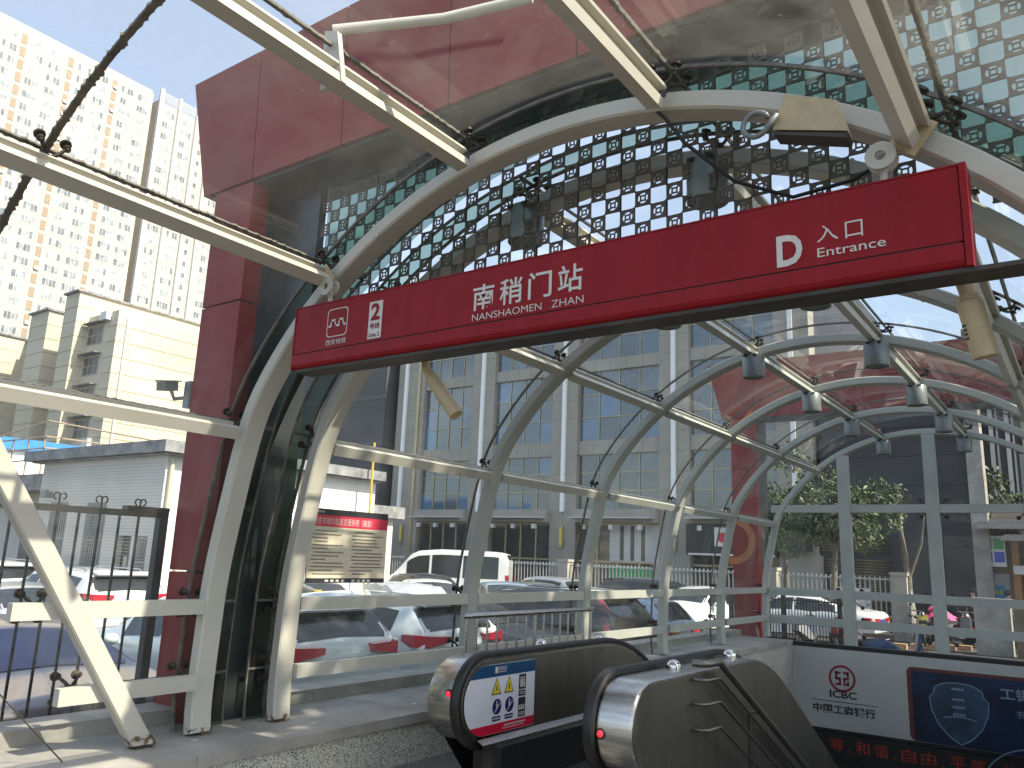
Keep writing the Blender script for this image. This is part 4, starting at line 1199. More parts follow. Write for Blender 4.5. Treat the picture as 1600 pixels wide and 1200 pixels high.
# scaffold railing and blue roofed shed on the low roof in front of it
t = thing("roof_railing", "thin rusty railing along the low flat roof in front of the yellow block", "railing", (-36, 18, 4.3))
b = MB()
for z in (4.35, 4.75, 5.15):
    b.tube([(-38, 13.2, z), (-29.5, 13.2, z), (-29.5, 22.0, z)], .03, 5)
b.tube([(-38, 13.2, 4.9), (-29.5, 13.2, 5.7), (-26, 17.5, 5.0)], .03, 5)
b.build("rails", M['louvre'], t)
for k in range(8):
    b = MB(); x = -38 + 1.2*k; b.tube([(x, 13.2, 3.6), (x, 13.2, 5.2)], .03, 5); b.build("post", M['louvre'], t)
t = thing("blue_roofed_shed", "small white rooftop shed with a blue edge behind the railing", "shed", (-42, 15, 3.6))
b = MB(); b.box((-46, 14.2, 3.6), (-37.6, 20, 5.35)); b.build("wall", M['white_wall'], t)
b = MB(); b.box((-46.3, 13.9, 5.35), (-37.4, 20.3, 5.85)); b.build("roof", mat("blue_roof_edge", (.05, .25, .62), .5), t)
t = thing("low_annexe", "low grey annexe with an overhanging flat roof beside the white tiled building", "building", (-40, 14, LOT))
b = MB(); b.box((-55, 12.6, LOT), (-24.9, 26, 3.1)); b.build("wall", M['white_tile'], t)
b = MB(); b.box((-55.5, 11.7, 3.1), (-24.6, 26.4, 3.6)); b.build("roof", M['slab'], t)
for x in (-28.0, -33.0):
    b = MB(); b.box((x - .8, 12.56, LOT), (x + .8, 12.62, 2.6)); b.build("window", M['old_win'], t)

# ---- white tiled one-storey building
WX, WY = -18.12, 10.93
wb = thing("white_tiled_building", "single storey white tiled building with a thick stained roof slab and barred windows", "building", (-21.5, 14, LOT))
holes = [(-23.56, -22.56, LOT + .35, 2.65), (-21.57, -20.57, LOT + .35, 2.63), (-19.84, -19.22, LOT, 1.80), (-19.02, -18.5, LOT + .55, 1.80)]
xs_ = sorted({-24.3, WX} | {h[0] for h in holes} | {h[1] for h in holes})
b = MB()
for xa, xb in zip(xs_, xs_[1:]):
    h = [q for q in holes if abs(q[0] - xa) < 1e-6 and abs(q[1] - xb) < 1e-6]
    if h:
        h = h[0]; b.box((xa, WY, LOT), (xb, WY + .3, h[2]) ) if h[2] > LOT else None; b.box((xa, WY, h[3]), (xb, WY + .3, 3.75))
    else: b.box((xa, WY, LOT), (xb, WY + .3, 3.75))
b.box((-24.3, WY + .3, LOT), (-24.0, 18.0, 3.75)); b.box((WX - .3, WY + .3, LOT), (WX, 18.0, 3.75))
b.build("wall", M['white_tile'], wb)
b = MB()
for k in range(52):
    z = LOT + .08*k + .04
    if z < 3.72: b.box((-24.3, WY - .004, z), (WX, WY - .0005, z + .012))
for h in holes: pass
jo = b.build("tile_courses", mat("tile_joint", (.42, .41, .39), .8, var=0), wb)
b = MB(); b.box((WX - .002, WY - .01, LOT), (WX + .03, 18.0, 3.75)); b.build("end_wall", M['white_wall'], wb)
b = MB(); b.box((WX + .03, WY + .5, LOT), (WX + .16, WY + .72, 3.75)); b.box((WX + .03, 15.0, LOT), (WX + .14, 15.25, 3.75)); b.build("wall_pier", M['yellow_wall'], wb)
b = MB(); b.box((-24.9, WY - .32, 3.80), (WX + .40, 18.06, 4.08)); b.box((-24.6, WY - .2, 3.75), (WX + .3, 18.0, 3.782)); b.build("roof_slab", M['slab'], wb)
for k, h in enumerate(holes):
    x0, x1, z0, z1 = h
    b = MB(); b.box((x0, WY + .14, z0), (x1, WY + .16, z1)); o = b.build("window" if k != 2 else "door", M['old_win'] if k != 2 else M['dark_panel'], wb)
    if k == 2:
        b = MB(); b.box((x0 + .15, WY + .128, z1 - .75), (x0 + .32, WY + .138, z1 - .5)); b.build("door_notice", M['yellow_wall'], o); continue
    b = MB(); n = 9 if k < 2 else 6
    for q in range(n + 1):
        x = x0 + (x1 - x0)*q/n; b.box((x - .012, WY + .03, z0), (x + .012, WY + .05, z1))
    for z in (z0 + .04, z0 + (z1 - z0)*.33, z0 + (z1 - z0)*.66, z1 - .04): b.box((x0, WY + .028, z - .012), (x1, WY + .052, z + .012))
    b.build("bars", M['bars'], o)
b = MB(); b.tube([(-24.0, WY - .1, 3.0), (-23.3, WY - .25, 2.95)], .02, 6); b.lathe([(0, 0)], 4) if 0 else None
b.box((-23.4, WY - .4, 2.75), (-23.1, WY - .2, 2.92)); b.build("wall_lamp", M['lamp_grey'], wb)
b = MB(); b.tube([(WX + .1, WY + .1, LOT), (WX + .1, WY + .1, 3.7)], .06, 8); b.build("downpipe", M['yellow_wall'], wb)
b = MB(); b.tube([(WX + .55, 17.3, LOT), (WX + .55, 17.3, 4.9)], .035, 8)
tag(b.build("gas_pipe", mat("yellow_pipe_paint", (.62, .42, .06), .5), None), "thin yellow gas pipe standing at the white building's far corner", "pipe")
b = MB(); b.tube([(-14.5, 12.8, LOT), (-14.5, 12.8, .75)] , .13, 12)
tag(b.build("yellow_bollard", bpy.data.materials["yellow_pipe_paint"], None, smooth=40), "thick yellow bollard pipe partly hidden by the regulations notice", "bollard")

# ---- plain dark grey block between the white building and the office
dk = thing("dark_grey_block", "plain dark grey clad side building between white building and beige office", "building", (-38, 36, LOT))
b = MB(); b.box((-46, 33.6, LOT), (-33.5, 44, 14.2)); b.build("wall", M['grey_clad'], dk)
for z in (2.2, 5.0, 7.8, 10.6, 13.4):
    b = MB(); b.box((-46, 33.57, z), (-33.5, 33.598, z + .25)); b.build("cladding_band", mat("band_grey", (.10, .098, .10), .6) if "band_grey" not in bpy.data.materials else bpy.data.materials["band_grey"], dk)

# ---- beige stone office with glazed bays
OY = 34.2
of = thing("office_building", "beige stone office building with gridded blue glass bays and white light strips", "building", (-21, 38, LOT))
CXS = [-32.0, -26.6, -21.3, -15.35, -9.9]
FL = [(4.05, 6.75), (7.45, 10.95), (11.55, 15.0)]
b = MB(); b.box((-33.2, OY + .9, LOT), (-9.2, 50, 16.1)); b.build("core", M['dark_clad'], of)
for i, cx in enumerate(CXS):
    hw = .75 if i else 1.05
    # column faced with stone slabs
    zs = [LOT, .35, 1.25, 2.15, 3.05] + [3.95 + .93*k for k in range(13)]
    b = MB()
    for z0, z1 in zip(zs, zs[1:]):
        b.box((cx - hw, OY, z0 + .01), (cx - .006, OY + .9, z1 - .01)); b.box((cx + .006, OY, z0 + .01), (cx + hw, OY + .9, z1 - .01))
    b.box((cx - hw + .02, OY + .02, LOT), (cx + hw - .02, OY + .88, 16.0))
    b.build("stone_column", M['office_stone'], of)
    b = MB(); b.box((cx - .10 - (.35 if i == 0 else 0), OY - .14, 3.95), (cx + .10 - (.35 if i == 0 else 0), OY - .002, 15.9)); b.build("light_strip", M['tube_white'], of)
    if i == 0:
        b = MB(); b.box((cx + .55, OY - .08, .5), (cx + .74, OY - .002, 15.9)); b.build("gold_strip", M['gold'], of)
    if i < 4:
        lm = MB(); lm.box((cx - .11, OY - .14, 2.2), (cx + .11, OY - .002, 3.25)); l_ = lm.build("wall_lamp", M['gold'], of)
        lm = MB(); lm.box((cx - .06, OY - .16, 2.35), (cx + .06, OY - .142, 3.10)); lm.build("lamp_glass", M['sticker_yellow'], l_)
pane_cache = {}
GLV = []
rsg = random.Random(17)
for k in range(5):
    c_ = [(0.06, 0.105, 0.14), (0.05, 0.08, 0.10), (0.07, 0.16, 0.28), (0.04, 0.06, 0.075), (0.09, 0.125, 0.14)][k]
    GLV.append(mat("office_pane_glass_%s" % "abcde"[k], c_, 0.05 + .02*k, var=0.3, scale=0.35, spec=1.0, coat=1.0))
def pane_mesh(wd, ht, k):
    key = (round(wd, 3), round(ht, 3), k)
    if key not in pane_cache:
        b = MB(); b.box((-wd/2, 0, 0), (wd/2, .03, ht)); pane_cache[key] = b.mesh("pane", GLV[k])
    return pane_cache[key]
for i in range(4):
    x0 = CXS[i] + (.75 if i else 1.05); x1 = CXS[i+1] - .75
    for z0, z1 in FL:
        # frame grid
        win = MB(); nx = 4; nz_ = 3; fr = .035
        for k in range(nx + 1):
            x = x0 + (x1 - x0)*k/nx; win.box((x - fr/2, OY + .22, z0), (x + fr/2, OY + .32, z1))
        for k in range(nz_ + 1):
            z = z0 + (z1 - z0)*k/nz_; win.box((x0, OY + .225, z - fr/2), (x1, OY + .318, z + fr/2))
        wo = win.build("window", M['gold'], of)
        wd, ht = (x1 - x0)/nx - fr - .004, (z1 - z0)/nz_ - fr - .004
        for a in range(nx):
            for c in range(nz_):
                po = put("pane", pane_mesh(wd, ht, rsg.choice((0, 0, 1, 1, 2, 3, 4))), wo, (x0 + (x1 - x0)*(a + .5)/nx, OY + .27, z0 + (z1 - z0)*c/nz_ + fr/2 + .002))
                po.rotation_euler = (R(rsg.uniform(-.6, .6)), 0, R(rsg.uniform(-.5, .5)))
    for (za, zb) in [(6.75, 7.45), (10.95, 11.55), (15.0, 16.2)]:
        b = MB(); n = 5
        for k in range(n): b.box((x0 + (x1 - x0)*k/n + .008, OY + .12, za + .004), (x0 + (x1 - x0)*(k+1)/n - .008, OY + .5, zb - .004))
        b.box((x0, OY + .14, za + .02), (x1, OY + .48, zb - .02))
        b.build("spandrel_panel", M['office_stone'], of)
    # ground floor: canopy band, dark shopfront with gold frame
    b = MB(); b.box((x0, OY - .35, 3.42), (x1, OY + .5, 4.05)); b.build("canopy_band", M['office_stone'], of)
    b = MB(); b.box((x0 + .1, OY - .9, 3.60), (x1 - .1, OY - .36, 3.66)); b.build("canopy_shelf", M['fence_white'], of)
    for k in range(3):
        b = MB(); x = x0 + (x1 - x0)*(k + .5)/3; b.box((x - .1, OY - .55, 3.1), (x + .1, OY - .36, 3.32)); b.build("spot_lamp", M['white_wall'], of)
    b = MB(); b.box((x0, OY + .3, LOT), (x1, OY + .34, 3.42)); g_ = b.build("shop_window", M['shop_dark'], of)
    b = MB()
    for k in range(5):
        x = x0 + (x1 - x0)*k/4; b.box((x - .04, OY + .22, LOT), (x + .04, OY + .298, 3.42))
    for z in (1.62, 3.38): b.box((x0, OY + .225, z - .04), (x1, OY + .296, z + .04))
    b.build("gold_frame", M['gold'], g_)
x0 = CXS[2] + .75
for k, (a, c, z0, z1, mm) in enumerate(((2.35, 4.4, 1.66, 3.34, 'poster_w'), (2.35, 4.4, .55, 1.45, 'poster_g'))):
    b = MB(); b.box((x0 + a - .55, OY + .20, z0), (x0 + c, OY + .216, z1)); b.build("shop_poster", M[mm], of)
b = MB()
for k in range(3): b.box((x0 + 2.35 + .55*k, OY + .192, 1.7), (x0 + 2.55 + .55*k, OY + .199, 3.3))
b.build("poster_figures", M['grey_clad'], of)
# black shop front with a bowl logo
b = MB(); b.box((CXS[3] + .75, OY - .45, 2.05), (CXS[4] - .75, OY - .36, 3.40)); sg = b.build("shop_fascia", M['black'], of)
b = MB(); rect(b, (0, OY - .455, 0), RX, UZ, -13.3, 2.45, -12.55, 3.25); letters(b, "渔", (-12.2, OY - .455, 2.6), RX, UZ, .6, .6, .02); letters(b, "家", (-11.4, OY - .455, 2.6), RX, UZ, .6, .6, .02)
rect(b, (0, OY - .455, 0), RX, UZ, -14.5, 2.06, -10.7, 2.14); b.build("fascia_print", M['white_wall'], sg)
b = MB(); disc(b, (-12.92, OY - .462, 2.82), RX, UZ, .22, 20); b.build("bowl_logo", M['sticker_red'], sg)
b = MB(); b.box((CXS[4] - .75, OY - .08, LOT), (CXS[4] + .9, OY + .8, 2.2)); b.box((CXS[4] - .6, OY - .1, 2.2), (CXS[4] + .7, OY + .7, 2.26)); b.build("end_pier", M['office_stone'], of)
b = MB(); b.box((CXS[4] - .75, OY - .5, 2.3), (CXS[4] + .7, OY - .4, 3.4)); s2 = b.build("shop_fascia", M['black'], of)

# ---- charcoal building with brown shutters, behind the end wall
db = thing("charcoal_building", "tall charcoal clad building with brown shutters behind the tree", "building", (-6.5, 38, LOT))
b = MB(); b.box((-9.0, OY + .4, LOT), (-3.62, 48, 10.6)); b.build("wall", M['dark_clad'], db)
for k in range(8):
    z = .4 + 1.15*k
    b = MB(); b.box((-9.0, OY + .372, z), (-3.62, OY + .398, z + 1.12)); b.build("cladding_panel", M['dark_clad'], db)
def shutter(x0, x1, z0, z1):
    b = MB(); n = max(3, int((z1 - z0)/.11))
    for k in range(n):
        z = z0 + (z1 - z0)*k/n; b.add([(x0, OY + .36, z), (x1, OY + .36, z), (x1, OY + .30, z + (z1-z0)/n*.5), (x0, OY + .30, z + (z1-z0)/n*.5), (x0, OY + .36, z + (z1-z0)/n), (x1, OY + .36, z + (z1-z0)/n)], [(0, 1, 3, 2), (2, 3, 5, 4)])
    b.build("roller_shutter", M['shutter'], db)
shutter(-9.6, -6.45, 2.35, 3.55); shutter(-8.0, -6.45, .2, 2.1); shutter(-8.9, -8.4, 1.5, 2.1)
b = MB(); b.box((-8.6, OY - .2, .15), (-7.2, OY + .1, 1.0)); tag(b.build("white_box", M['white_wall'], None), "white sheet box standing before the brown shutter", "box")
b = MB(); b.prism([(-3.62, LOT), (-3.05, LOT), (-3.15, 10.7), (-3.62, 10.7)], 'y', OY + .2, OY + 1.2)
tag(b.build("stone_pilaster", M['coping'], None), "pale weathered pilaster at the charcoal building's edge", "pilaster")
# ---- far finned office at the right
fb = thing("finned_building", "far building with slim white and gold vertical fins above the shops", "building", (4, 50, LOT))
b = MB(); b.box((-4.2, 41.8, LOT), (14, 55, 13)); b.build("wall", mat("finned_wall", (.17, .165, .16), .5, var=.15, scale=.3), fb)
for k in range(12):
    x = -4.0 + .62*k; b = MB(); b.box((x, 41.4, 4.2), (x + .16, 41.79, 12.9)); b.build("vertical_fin", M['tower_fin'] if k % 3 else M['gold'], fb)
    b = MB(); b.box((x + .26, 41.5, 4.2), (x + .34, 41.79, 12.9)); b.build("vertical_fin", M['fence_white'], fb)
# ---- row of small shops below it
sh = thing("shop_row", "row of small shops with dark awnings, timber posts and a green and blue sign", "shops", (-2, 34, LOT))
b = MB(); b.box((-3.0, 35.0, LOT), (6, 39, 4.0)); b.build("wall", M['louvre'], sh)
for x0, z, d in ((-3.4, 3.42, 1.2), (-2.55, 2.95, 2.6)):
    b = MB(); b.prism([(35.0, z + .35), (35.0 - d, z), (35.0 - d, z - .06), (35.0, z + .28)], 'x', x0, x0 + 1.6 if x0 < -3 else 4); b.build("awning", M['dark_clad'], sh)
    b = MB(); b.box((x0 - .02, 35.0 - d - .05, z - .10), (x0 + 1.62 if x0 < -3 else 4, 35.0 - d - .01, z + .06)); b.build("awning_edge", M['coping'], sh)
M['wood'] = mat("orange_timber", (.42, .20, .06), .6, var=.15, scale=3)
for x in (-2.42, -2.0, -1.3):
    b = MB(); b.box((x, 34.3, LOT), (x + .22, 34.6, 2.9)); b.build("timber_post", M['wood'], sh)
b = MB(); b.box((-3.42, 34.5, 2.0), (-2.62, 34.98, 3.1)); so = b.build("shop_sign", M['white_wall'], sh)
for k, (a, z, c) in enumerate(((-3.36, 2.62, 'poster_g'), (-2.98, 2.62, 'poster_g'), (-3.36, 2.15, 'sticker_blue2'), (-2.98, 2.15, 'sticker_blue2'))):
    if c not in M: M[c] = mat("sign_blue", (.04, .10, .55), .4, var=0)
    b = MB(); b.box((a, 34.485, z), (a + .32, 34.498, z + .38)); b.build("sign_square", M[c], so)
b = MB(); b.box((-3.55, 34.9, LOT), (-2.6, 34.99, 1.75)); dr = b.build("shop_door", M['fence_white'], sh)
M['cyan'] = mat("cyan_poster", (.02, .33, .62), .4, var=.05)
b = MB(); b.box((-3.42, 34.885, .1), (-2.78, 34.898, 1.35)); po = b.build("door_poster", M['cyan'], dr)
b = MB()
for k in range(4): b.box((-3.33 + .13*k, 34.877, 1.02), (-3.25 + .13*k, 34.884, 1.16))
b.build("poster_characters", M['sticker_yellow'], po)
for x0, c in ((-2.2, 'wood'), (-1.0, 'shutter'), (.3, 'wood')):
    b = MB(); b.box((x0, 34.93, LOT), (x0 + .9, 34.99, 2.4)); b.build("shop_door", M[c], sh)
b = MB(); b.box((-2.4, 34.2, 1.75), (-1.2, 34.28, 2.05)); b.build("lintel_sign", M['white_wall'], sh)

# ================================================================== fences
pf = thing("boundary_fence", "pale railing fence with stone posts running before the beige office", "fence", (-20, 30, LOT))
xs2 = [-31.8, -27.4, -22.95, -18.55, -14.1, -9.7, -5.4]
for x in xs2:
    b = MB(); b.box((x - .24, 29.9, LOT), (x + .24, 30.35, 1.55)); b.box((x - .28, 29.86, 1.55), (x + .28, 30.39, 1.66)); b.build("stone_post", M['fence_stone'], pf)
for xa, xb in zip(xs2, xs2[1:]):
    b = MB()
    for z in (.15, 1.38): b.box((xa + .25, 30.08, z), (xb - .25, 30.13, z + .06))
    b.build("rail", M['fence_white'], pf)
    b = MB(); n = 24
    for k in range(n):
        x = xa + .3 + (xb - xa - .6)*k/(n - 1); b.box((x - .018, 30.09, -.4), (x + .018, 30.12, 1.5))
    b.build("bars", M['fence_white'], pf)
# black iron fence beside the red pillar
FX = -6.02
bf = thing("iron_fence", "black iron fence with scrolled finials between the pillar and the parked cars", "fence", (FX, 3.0, LOT))
b = MB(); b.box((FX - .02, .3, 1.845), (FX + .02, 3.62, 1.893)); b.build("top_rail", M['black'], bf)
b = MB(); b.box((FX - .018, .3, -.35), (FX + .018, 3.62, -.31)); b.build("bottom_rail", M['black'], bf)
b = MB(); b.box((FX - .035, 3.62, LOT), (FX + .035, 3.69, 1.893)); b.box((FX - .04, 3.34, 1.893), (FX + .04, 3.69, 1.925)); b.build("end_post", M['black'], bf)
for k in range(21):
    y = .40 + .153*k; b = MB(); b.box((FX - .0075, y - .0075, -.31), (FX + .0075, y + .0075, 1.846)); b.build("bar", M['black'], bf)
    if k % 2 == 0:
        b = MB()
        b.tube([(FX, y, 1.89), (FX, y, 1.975)], .008, 6)
        for s_ in (-1, 1):
            b.tube([(FX, y, 1.92)] + [(FX, y + s_*(.022 - .022*math.cos(R(a))), 1.955 + .024*math.sin(R(a))) for a in range(0, 261, 26)], .006, 5)
        b.build("finial", M['black'], bf)
# dark picket fence beyond the end wall
kf = thing("picket_fence", "dark metal picket fence beyond the end wall in front of parked bikes", "fence", (-5, 22.5, LOT))
for k in range(3):
    x = -8.4 + 1.45*k; b = MB(); b.box((x - .055, 22.45, LOT), (x + .055, 22.55, .95)); b.build("post", M['black'], kf)
    if k < 2:
        b = MB()
        for q in range(18):
            xx = x + .06 + 1.33*q/17; b.box((xx - .010, 22.49, -.35), (xx + .010, 22.51, .88))
        for z in (-.3, .2, .8): b.box((x + .056, 22.485, z), (x + 1.394, 22.515, z + .035))
        b.build("pickets", M['black'], kf)
# grey street cabinet and pillar by the shops
b = MB(); b.box((-3.0, 27.4, LOT), (-2.1, 28.0, .95)); b.box((-3.06, 27.34, .95), (-2.04, 28.06, 1.02))
tag(b.build("street_cabinet", M['coping'], None), "grey street cabinet at the roadside near the shops", "cabinet")
b = MB(); b.box((-2.0, 27.2, LOT), (1.2, 27.5, .9))
tag(b.build("timber_screen", M['shutter'], None), "low slatted timber screen beside the grey cabinet", "screen")
# ================================================================== cars
def paint(name, col, metal=0.0, rough=0.3): return mat(name, col, rough, metal, var=0.02, scale=2, coat=0.8)
P_WHITE = paint("white_car_paint", (.66, .68, .67)); P_COOL = paint("cool_white_car_paint", (.56, .63, .64))
P_BLACK = paint("black_car_paint", (.012, .012, .014)); P_SILVER = paint("silver_car_paint", (.42, .44, .46), .4)
P_BLUE = paint("dark_blue_car_paint", (.03, .045, .10), .2); P_PURPLE = paint("dark_plum_car_paint", (.05, .035, .045), .2)
P_GREY = paint("grey_green_car_paint", (.16, .18, .17), .3); P_SKY = paint("pale_blue_car_paint", (.32, .42, .52), .3); P_BRONZE = paint("taupe_car_paint", (.20, .185, .19), .3)
M['car_glass'] = mat("dark_car_glass", (.03, .035, .037), .12, var=.25, scale=2, spec=.45)
M['car_glass_blue'] = mat("bluish_car_glass", (.06, .07, .14), .15, var=.2, scale=2, spec=.5)
M['tail'] = mat("red_tail_lamp", (.50, .012, .03), .12, var=.1, scale=12, coat=1)
M['tyre'] = mat("tyre_rubber", (.02, .02, .02), .85, var=.1); M['rim'] = mat("alloy_rim", (.45, .45, .46), .3, .8, var=.05)
M['plastic'] = mat("black_car_plastic", (.03, .03, .032), .6, var=.1); M['headlamp'] = mat("headlamp_glass", (.55, .57, .58), .1, var=.1, coat=1)
M['plate_blue'] = mat("blue_number_plate", (.02, .05, .30), .4, var=0)
def smooth_interp(keys):
    def f(x):
        s = 0
        for d in (-.05, -.025, 0, .025, .05):
            t = x + d
            if t <= keys[0][0]: s += keys[0][1]; continue
            if t >= keys[-1][0]: s += keys[-1][1]; continue
            for (a, va), (c, vc) in zip(keys, keys[1:]):
                if a <= t <= c:
                    u = (t - a)/(c - a) if c > a else 0
                    s += va + (vc - va)*u; break
        return s/5
    return f
CARS = {   # roof line, belt line, half width of roof, windows: (x0,x1) side, rear glass x-range, windscreen x-range; x forward
 'suv': dict(L=4.6, W=.94, roof=[(-2.3, 1.04), (-2.25, 1.22), (-1.93, 1.53), (-1.3, 1.60), (-.2, 1.62), (.45, 1.56), (1.15, 1.13), (1.9, 1.04), (2.25, .85), (2.3, .78)],
   belt=[(-2.3, 1.0), (-2.0, 1.17), (-1.6, 1.16), (0, 1.05), (1.15, 1.0), (2.0, .9), (2.3, .75)], rw=.68, side=(-1.75, .80), rear=(-2.225, -1.95), wind=(.52, 1.08), bot=.30),
 'sedan': dict(L=4.7, W=.91, roof=[(-2.35, .92), (-2.3, 1.04), (-1.75, 1.10), (-1.55, 1.13), (-.75, 1.42), (-.1, 1.47), (.4, 1.43), (1.2, 1.03), (2.0, .92), (2.3, .78), (2.35, .72)],
   belt=[(-2.35, .88), (-1.7, .98), (0, .94), (1.2, .92), (2.1, .82), (2.35, .70)], rw=.62, side=(-1.25, .95), rear=(-1.50, -.82), wind=(.48, 1.14), bot=.24),
 'hatch': dict(L=4.0, W=.86, roof=[(-2.0, .90), (-1.94, 1.02), (-1.55, 1.42), (-1.0, 1.50), (0, 1.52), (.5, 1.46), (1.2, 1.03), (1.8, .90), (2.0, .74)],
   belt=[(-2.0, .88), (-1.5, 1.0), (0, .95), (1.2, .93), (2.0, .72)], rw=.62, side=(-1.45, .95), rear=(-1.91, -1.58), wind=(.56, 1.14), bot=.26),
 'van': dict(L=5.4, W=1.0, roof=[(-2.7, 2.0), (-2.62, 2.28), (-2.2, 2.36), (0, 2.38), (.9, 2.30), (1.25, 2.12), (1.95, 1.35), (2.55, 1.12), (2.7, .9)],
   belt=[(-2.7, 1.2), (0, 1.2), (1.9, 1.15), (2.55, 1.0), (2.7, .8)], rw=.84, side=(-2.3, 1.35), rear=(-2.69, -2.6), wind=(1.32, 1.92), bot=.35)}
def car_parts(kind):
    d = CARS[kind]; L2 = d['L']/2; roof = smooth_interp(d['roof']); belt = smooth_interp(d['belt']); W = d['W']
    def w(x):
        e = abs(x)/L2
        return W*(1 - (.10 if x > 0 else .045)*max(0, (e - .72)/.28)**2.2)
    def S(x, v):
        zb, zr = d['bot'], roof(x); be = min(belt(x), zr - .03); ww = w(x)
        h = max(0, min(1, (zr - be)/.45)); rw = ww*.93*(1 - h) + d['rw']*h
        K = [(0, zb), (ww*.90, zb), (ww*.985, zb + .16), (ww, zb + (be - zb)*.62), (ww*.965, be), (rw + .015, zr - .075*max(h, .25)), (rw*.80, zr - .012), (0, zr + .018)]
        v = max(0, min(6.9999, v)); i = int(v); t = v - i
        p0 = K[max(0, i-1)]; p1 = K[i]; p2 = K[i+1]; p3 = K[min(7, i+2)]
        if i in (4,) or i == 0: return (x, p1[0] + (p2[0]-p1[0])*t, p1[1] + (p2[1]-p1[1])*t)
        q = lambda a, b_, c, e_: .5*((2*b_) + (-a + c)*t + (2*a - 5*b_ + 4*c - e_)*t*t + (-a + 3*b_ - 3*c + e_)*t**3)
        return (x, max(0, q(p0[0], p1[0], p2[0], p3[0])), q(p0[1], p1[1], p2[1], p3[1]))
    def N(x, v):
        e = .02; a = Vector(S(x + e, v)) - Vector(S(x - e, v)); c = Vector(S(x, min(6.99, v + .05))) - Vector(S(x, v - .05))
        n = a.cross(c); n.normalize()
        return n if n.y > -.01 or n.z > 0 else -n
    V = [0, 1, 1.5, 2, 2.5, 3, 3.5, 4, 4.4, 4.8, 5, 5.3, 5.7, 6, 6.35, 6.7, 6.9999]
    nx = 46; xs = [-L2 + d['L']*k/nx for k in range(nx + 1)]
    b = MB(); rings = []
    for x in xs:
        h = [S(x, v) for v in V]
        rings.append(h + [(p[0], -p[1], p[2]) for p in reversed(h[1:-1])])
    b.sweep(rings)
    out = {'body': b.mesh("body", [M['plastic']], smooth=50)}
    def patch(x0, x1, v0, v1, nxp, nvp, off=.006, mirror=False, skew=0.0):
        b = MB()
        for s in ((1, -1) if mirror else (1,)):
            vs = []
            for i in range(nxp + 1):
                for j in range(nvp + 1):
                    v = v0 + (v1 - v0)*j/nvp
                    x = x0 + (x1 - x0)*i/nxp
                    if skew and i in (0, nxp): pass
                    p = Vector(S(x, v)); n = N(x, v); q = p + n*off; vs.append((q.x, s*q.y, q.z))
            fs = [(i*(nvp+1)+j, (i+1)*(nvp+1)+j, (i+1)*(nvp+1)+j+1, i*(nvp+1)+j+1) for i in range(nxp) for j in range(nvp)]
            b.add(vs, fs)
        return b
    def side_glass(x0, x1):
        """trapezoid that follows the roof line"""
        vs = []; fs = []; n = 14; m_ = 4
        for i in range(n + 1):
            x = x0 + (x1 - x0)*i/n
            for j in range(m_ + 1):
                v = 4.12 + (4.90 - 4.12)*j/m_
                p = Vector(S(x, v)); nn = N(x, v); q = p + nn*.006; vs.append(tuple(q))
        fs = [(i*(m_+1)+j, (i+1)*(m_+1)+j, (i+1)*(m_+1)+j+1, i*(m_+1)+j+1) for i in range(n) for j in range(m_)]
        return vs, fs
    sx0, sx1 = d['side']
    cuts = {'van': [(sx0, -.9), (-.8, .35), (.45, sx1)], 'hatch': [(sx0, -.05), (.03, sx1)], 'suv': [(sx0, -1.22), (-1.14, -.10), (-.02, sx1)], 'sedan': [(sx0, -.10), (-.02, sx1)]}[kind]
    for s, key in ((1, 'side_window_a'), (-1, 'side_window_b')):
        b = MB()
        for a, c in cuts:
            vs, fs = side_glass(a, c); b.add([(p[0], s*p[1], p[2]) for p in vs], fs)
        out[key] = b.mesh("side_window", M['car_glass'], smooth=True)
    def topglass(x0, x1, name):
        b = MB(); vs = []; n = 8; m_ = 8; vv = [(5.42 if name == 'rear_window' else 5.25) + (6.9999 - (5.42 if name == 'rear_window' else 5.25))*j/m_ for j in range(m_ + 1)]
        for i in range(n + 1):
            x = x0 + (x1 - x0)*i/n
            r = [tuple(Vector(S(x, v)) + N(x, v)*.007) for v in vv]
            vs.append(r + [(p[0], -p[1], p[2]) for p in reversed(r[:-1])])
        b.sweep(vs, closed_ring=False, cap=False); return b.mesh(name, M['car_glass'], smooth=True)
    out['windscreen'] = topglass(*d['wind'], "windscreen")
    out['rear_window'] = topglass(*d['rear'], "rear_window")
    # lamps
    for s, k in ((1, 'a'), (-1, 'b')):
        b = MB(); zl = belt(-L2 + .1); zt = min(zl, 1.12) + (.13 if kind == 'suv' else 0)
        y0, y1 = s*w(-L2 + .05)*.40, s*(w(-L2 + .1)*.985)
        if kind == 'van': b.box((-L2 - .01, s*.80, .9), (-L2 + .12, s*.93, 1.5))
        else:
            b.sweep([[(-L2 - .050, y0, zt - .10), (-L2 - .050, y0, zt - .03), (-L2 + .05, y0, zt - .02), (-L2 + .05, y0, zt - .13)],
                     [(-L2 - .050, y1*.86, zt - .155), (-L2 - .050, y1*.86, zt - .01), (-L2 + .1, y1*.86, zt), (-L2 + .1, y1*.86, zt - .155)],
                     [(-L2 + .10, y1 + s*.018, zt - .15), (-L2 + .10, y1 + s*.018, zt + .0), (-L2 + .3, y1*.98, zt + .0), (-L2 + .3, y1*.98, zt - .16)],
                     [(-L2 + .33, y1 + s*.014, zt - .09), (-L2 + .33, y1 + s*.014, zt - .01), (-L2 + .36, y1*.98, zt - .01), (-L2 + .36, y1*.98, zt - .09)]])
        out['tail_' + k] = b.mesh("tail_lamp", M['tail'], smooth=40)
        b = MB(); zh = belt(L2 - .25) - .06
